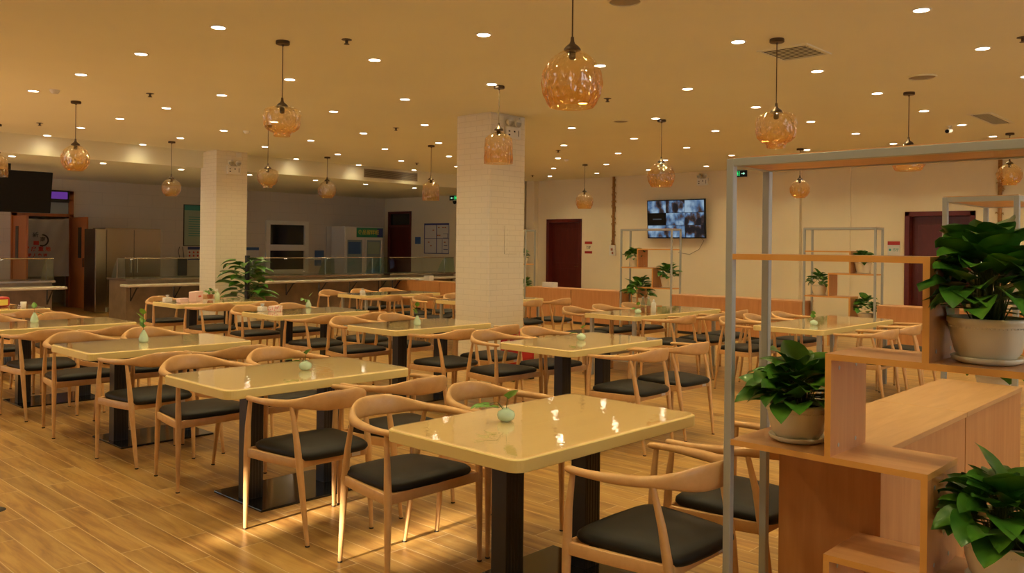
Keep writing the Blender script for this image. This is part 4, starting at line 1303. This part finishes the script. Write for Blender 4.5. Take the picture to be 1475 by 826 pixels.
# notice board and small blue plate beside the dark red door
xs = 16.57
t = thing('notice_board', 'large framed notice board with printed diagrams between dark red door and pillar', 'notice board')
link('board', MB().box(xs - .019, 18.05, 1.28, xs - .001, 19.13, 2.17).mesh('board', M['paper']), t)
link('top_band', MB().box(xs - .03, 18.05, 2.12, xs - .02, 19.13, 2.17).mesh('top_band', M['navy']), t)
fr = MB()
for (a, b, c, d) in [(18.05, 19.13, 1.28, 1.30), (18.05, 19.13, 1.72, 1.735), (19.11, 19.13, 1.28, 2.12), (18.05, 18.065, 1.28, 2.12), (18.58, 18.60, 1.28, 2.12), (18.33, 18.34, 1.28, 1.7), (18.10, 18.30, 1.74, 1.75), (18.1, 18.11, 1.74, 1.86), (18.1, 18.3, 1.86, 1.87), (18.10, 18.28, 1.40, 1.42), (18.12, 18.27, 1.52, 1.54)]:
    fr.box(xs - .026, a, c, xs - .019, b, d)
link('diagram_lines', fr.mesh('diagram_lines', M['navy']), t)
pc = MB()
for (y, z) in [(18.18, 2.03), (18.28, 2.03), (18.46, 2.03), (18.50, 1.80), (18.42, 1.80), (18.2, 1.6), (18.7, 1.95), (18.9, 1.6), (18.8, 1.5)]:
    pc.box(xs - .026, y, z, xs - .019, y + .06, z + .035)
link('printed_figures', pc.mesh('printed_figures', M['terracotta']), t)
t = thing('blue_plate', 'small blue square sign between the dark red door and the notice board', 'sign')
link('plate', MB().box(xs - .015, 19.32, 1.56, xs, 19.56, 1.77).mesh('plate', M['blue']), t)

def exit_sign(name, label, x, y0, y1, z0, z1, flip=False, camera=False):
    t = thing(name, label, 'exit sign')
    link('housing', MB().box(x - .03, y0, z0, x, y1, z1).mesh('housing', M['black2'], bevel=.004), t)
    w = y1 - y0; h = z1 - z0; xx = x - .031
    m = MB()
    def rb(u0, v0, u1, v1):
        a, b = (y1 - u0 * w, y1 - u1 * w) if not flip else (y0 + u0 * w, y0 + u1 * w)
        m.box(xx - .001, min(a, b), z0 + v0 * h, xx, max(a, b), z0 + v1 * h)
    # doorway outline and running figure
    rb(.10, .12, .13, .88); rb(.10, .85, .45, .88); rb(.42, .12, .45, .88)
    rb(.24, .70, .30, .82); rb(.22, .42, .32, .68); rb(.15, .50, .22, .58); rb(.32, .55, .40, .62); rb(.16, .20, .24, .42); rb(.28, .18, .34, .42)
    link('running_figure', m.mesh('running_figure', M['exitg']), t)
    m = MB()
    rb(.58, .44, .80, .56); rb(.74, .32, .80, .68); rb(.80, .40, .86, .60)
    link('arrow', m.mesh('arrow', M['exitw']), t)
    return t
exit_sign('exit_sign', 'green exit sign with running figure and arrow seen inside the near shelf corner', XW - .02, 9.02, 9.32, 3.11, 3.25)
exit_sign('exit_sign', 'green exit sign with running figure at the left edge of the large pillar', 16.57, 17.66, 18.04, 2.82, 2.955, flip=True)
tag(link('dome_camera', MB().lathe([(.06, 0), (.06, -.03), (.05, -.07), (.025, -.095), (.0001, -.10)], 18).mesh('dome_camera', M['black2'], smooth='all'), None, (16.45, 17.72, 2.80)), 'small black dome camera below the exit sign by the large pillar', 'camera')

# emergency lights (twin heads on a white box)
def em_light(label, loc, rz):
    t = thing('emergency_light', label, 'emergency light', loc, rz, 'twin-head emergency lights')
    link('battery_box', MB().box(-.14, -.05, -.09, .14, 0, .07).mesh('battery_box', M['white'], bevel=.008), t)
    for s in (-1, 1):
        hd = link('lamp_head', MB().tube([(s * .075, .0, .13), (s * .075, -.03, .13), (s * .075, -.07, .12)], [.03, .045, .058], 18).mesh('lamp_head', M['white'], smooth='all'), t)
        link('reflector', MB().tube([(s * .075, -.0695, .12), (s * .075, -.0715, .1197)], .05, 18).mesh('reflector', M['steel'], smooth='all'), hd)
    link('indicator', MB().box(-.10, -.0515, -.05, -.07, -.05, -.03).box(-.10, -.0515, .0, -.07, -.05, .015).box(.0, -.0515, .0, .03, -.05, .02).box(.09, -.0515, -.05, .10, -.05, .03).mesh('indicator', M['ventdk']), t)
em_light('white twin-head emergency light high on the small tiled pillar', (8.14, 14.98, 2.93), 0)
em_light('white twin-head emergency light high on the large tiled pillar behind the bottle pendant', (8.27, 7.815, 3.05), 0)
em_light('white twin-head emergency light on the wall right of the lit screen', (XW, 10.12, 3.05), -pi / 2)
tag(link('junction_box', MB().box(8.20, 14.955, 3.17, 8.30, 14.98, 3.26).mesh('junction_box', M['white'], bevel=.004)), 'small white socket box above the small pillar emergency light', 'socket box')
tag(link('junction_box', MB().box(8.42, 7.79, 3.17, 8.50, 7.815, 3.26).mesh('junction_box', M['white'], bevel=.004)), 'small white socket box at the top of the large pillar', 'socket box')
t = thing('relief_plaque', 'faint pale carved plaque on the right face of the large pillar', 'plaque')
link('plaque_body', MB().box(8.16, 7.806, 1.42, 8.40, 7.815, 1.80).mesh('plaque_body', M['pillar'], bevel=.004), t)
pr_ = MB()
for i in range(5):
    pr_.box(8.20, 7.802, 1.47 + i * .065, 8.30 + (i % 2) * .06, 7.806, 1.50 + i * .065)
link('carved_strokes', pr_.mesh('carved_strokes', M['pillar']), t)

# lit wall screen with camera feeds
t = thing('wall_screen', 'lit flat screen on the wall showing seven security camera views', 'screen', (XW - .14, 10.75, 2.20), 0)
t.rotation_euler = (0, radians(-3), 0)
link('bezel', MB().box(-.02, -.78, -.45, .03, .78, .45).mesh('bezel', M['black2'], bevel=.006), t)
link('wall_bracket', MB().box(.03, -.15, -.15, .13, .15, .15).mesh('wall_bracket', M['black']), t)
def feed(i, dark=.45, s=7.):
    m, nt, b, o = nodes('camera_feed_%d' % i)
    L = nt.links.new
    tc = N(nt, 'ShaderNodeTexCoord'); mp = N(nt, 'ShaderNodeMapping')
    mp.inputs['Location'].default_value = (i * 3.7, i * 1.9, i * .7)
    mp.inputs['Rotation'].default_value = (.3 + i * .8, 0, 0)
    mp.inputs['Scale'].default_value = (1, 1.3, 1)
    L(tc.outputs['Object'], mp.inputs[0])
    n1 = N(nt, 'ShaderNodeTexVoronoi'); n1.inputs['Scale'].default_value = s
    n2 = N(nt, 'ShaderNodeTexNoise'); n2.inputs['Scale'].default_value = s * .7; n2.inputs['Detail'].default_value = 5
    L(mp.outputs[0], n1.inputs['Vector']); L(mp.outputs[0], n2.inputs['Vector'])
    mx = N(nt, 'ShaderNodeMath', operation='MULTIPLY_ADD'); mx.inputs[1].default_value = .35; 
    L(n1.outputs['Distance'], mx.inputs[0]); L(n2.outputs['Fac'], mx.inputs[2])
    r = ramp(nt, [(dark, (.01, .012, .02)), (dark + .08, (.10, .06, .05)), (dark + .16, (.12, .26, .50)), (dark + .3, (.55, .78, 1.))])
    L(mx.outputs[0], r.inputs[0])
    setp(b, col=(0, 0, 0), rough=.2, ems=.55)
    L(r.outputs[0], b.inputs['Emission Color'])
    return m
cw, chh = 1.52 / 3, .86 / 3
ki = 0
for r_ in range(3):
    for c_ in range(3):
        y1 = .76 - c_ * cw; z1 = .43 - r_ * chh
        if r_ == 1 and c_ == 0:
            o = link('black_feed', MB().box(-.0235, y1 - cw, z1 - chh, -.020, y1, z1).mesh('black_feed', M['black2']), t)
            link('status_text_bar', MB().box(-.025, y1 - cw * .75, z1 - chh * .55, -.0236, y1 - cw * .28, z1 - chh * .45).mesh('status_text_bar', M['blue']), o)
        else:
            ki += 1
            link('camera_feed', MB().box(-.0235, y1 - cw + .004, z1 - chh + .004, -.020, y1 - .004, z1 - .004).mesh('camera_feed', feed(ki, .50 + .04 * (ki % 3), 3.2 + ki % 3)), t)
cab_ = MB().tube([(XW - .10, 10.15, 1.8), (XW - .06, 10.05, 1.70), (XW - .02, 10.2, 1.50), (XW - .015, 10.45, 1.38), (XW - .015, 10.75, 1.42)], .007, 6)
tag(link('power_cable', cab_.mesh('power_cable', M['vent'], smooth='all')), 'loose grey cable hanging below the lit wall screen', 'cable')

# conduit with foam on the wall
def conduit(label, y, z0, z1, box=True):
    t = thing('conduit_pipe', label, 'pipe', (XW, y, 0))
    link('pipe', MB().tube([(-.03, 0, z0), (-.03, 0, z1)], .035, 10).mesh('pipe', M['rust'], smooth='all'), t)
    rnd = random.Random(int(y * 10))
    fz = MB()
    for i in range(26):
        z = z0 + (z1 - z0) * rnd.random(); s = rnd.choice((-1, 1)); w = rnd.uniform(.02, .05)
        fz.tube([(-.02, s * .02, z), (-.03, s * (.04 + w * .5), z + .02), (-.02, s * (.03 + w), z - rnd.uniform(0, .05))], [.012, .012, .004], 6)
    link('fibre_wrap', fz.mesh('fibre_wrap', M['coir'], smooth='all'), t)
    if box:
        link('switch_box', MB().box(-.09, -.07, z0 - .26, -.005, .08, z0).mesh('switch_box', M['white'], bevel=.008), t)
        link('switch_details', MB().box(-.092, -.03, z0 - .14, -.089, .03, z0 - .08).box(-.092, -.05, z0 - .22, -.089, 0, z0 - .17).mesh('switch_details', M['terracotta']), t)
conduit('thin brown fibre-wrapped pipe running down the wall to a white switch box', 12.62, 1.58, HC)
conduit('orange fibre-wrapped pipe on the wall right of the right red door', 4.07, .3, HC, False)
# small red-white door signs
t = thing('door_sign', 'small sign with two red bars right of the middle red door', 'sign')
link('red_bar', MB().box(XW - .012, 13.30, 1.60, XW, 13.53, 1.665).mesh('red_bar', M['redbox']), t)
link('red_bar', MB().box(XW - .012, 13.30, 1.36, XW, 13.53, 1.42).mesh('red_bar', M['redbox']), t)
put_text('door_lettering', '餐厅', .075, M['ventdk'], (XW - .01, 13.415, 1.51), '-X', t, bold=.002)
t = thing('door_sign', 'white sign with red top bar left of the right red door', 'sign')
link('plate', MB().box(XW - .012, 5.79, 1.37, XW, 6.02, 1.70).mesh('plate', M['paper']), t)
link('red_bar', MB().box(XW - .014, 5.79, 1.63, XW - .012, 6.02, 1.70).mesh('red_bar', M['redbox']), t)
link('red_bar', MB().box(XW - .014, 5.79, 1.37, XW - .012, 6.02, 1.41).mesh('red_bar', M['redbox']), t)
put_text('door_lettering', '● 餐厅', .06, M['teal'], (XW - .0145, 5.905, 1.53), '-X', t, bold=.001)

# hanging black screen at top left
t = thing('hanging_screen', 'switched-off black screen hanging from the serving ceiling, photo top left', 'screen', (5.02, 17.55, 2.46))
t.rotation_euler = (radians(9), 0, 0)
link('screen_panel', MB().box(-1.0, -.03, -.40, .76, .03, .38).mesh('screen_panel', M['black2'], bevel=.008), t)
link('ceiling_pole', MB().tube([(.05, .06, .1), (.05, .12, .52)], .025, 10).mesh('ceiling_pole', M['black'], smooth='all'), t)
link('rear_bracket', MB().box(-.15, .03, -.1, .25, .08, .2).mesh('rear_bracket', M['black']), t)
# floor drain at left edge
tag(link('floor_drain_cover', MB().lathe([(.0001, .004), (.055, .004), (.06, .001), (.06, 0)], 24).mesh('floor_drain_cover', M['dark'], smooth=True), None, (1.50, 5.41, 0)), 'small round dark floor socket cover at the left photo edge', 'floor socket')

# ------------------------------------------------------------------ daylight
w = bpy.data.worlds.new('World'); sc.world = w; w.use_nodes = True
bg = w.node_tree.nodes['Background']
bg.inputs['Color'].default_value = (.72, .86, 1., 1); bg.inputs['Strength'].default_value = 3.2
sd = bpy.data.lights.new('sun', 'SUN'); sd.energy = 38.; sd.angle = radians(1.6); sd.color = (1., .84, .62)
so = bpy.data.objects.new('sun', sd); COL.objects.link(so)
so.rotation_euler = Vector((1, .08, -.35)).to_track_quat('-Z', 'Y').to_euler()

# ------------------------------------------------------------------ camera
cd = bpy.data.cameras.new('camera'); cam = bpy.data.objects.new('camera', cd); COL.objects.link(cam)
cd.sensor_width = 36; cd.lens = 1223.0 / 1475 * 36
cd.shift_x = (737.5 - 735.8) / 1475; cd.shift_y = (354.8 - 413) / 1475
cd.clip_start = .05; cd.clip_end = 80
yaw, roll = .8148, -.0108
fwd = Vector((sin(yaw), cos(yaw), 0)); right = Vector((cos(yaw), -sin(yaw), 0)); up = Vector((0, 0, 1))
r2 = right * cos(roll) - up * sin(roll)
u2 = up * cos(roll) + right * sin(roll)
mt = Matrix((r2, u2, -fwd)).transposed().to_4x4()
mt.translation = Vector((0, 0, 1.527))
cam.matrix_world = mt
sc.camera = cam
vs_ = sc.view_settings
sc.display_settings.display_device = 'sRGB'
vs_.view_transform = 'Standard'; vs_.look = 'None'; vs_.gamma = 1; vs_.use_curve_mapping = False
vs_.exposure = -0.2
sc.cycles.max_bounces = 8; sc.cycles.transparent_max_bounces = 12
sc.cycles.sample_clamp_indirect = 16
sc.cycles.use_denoising = True
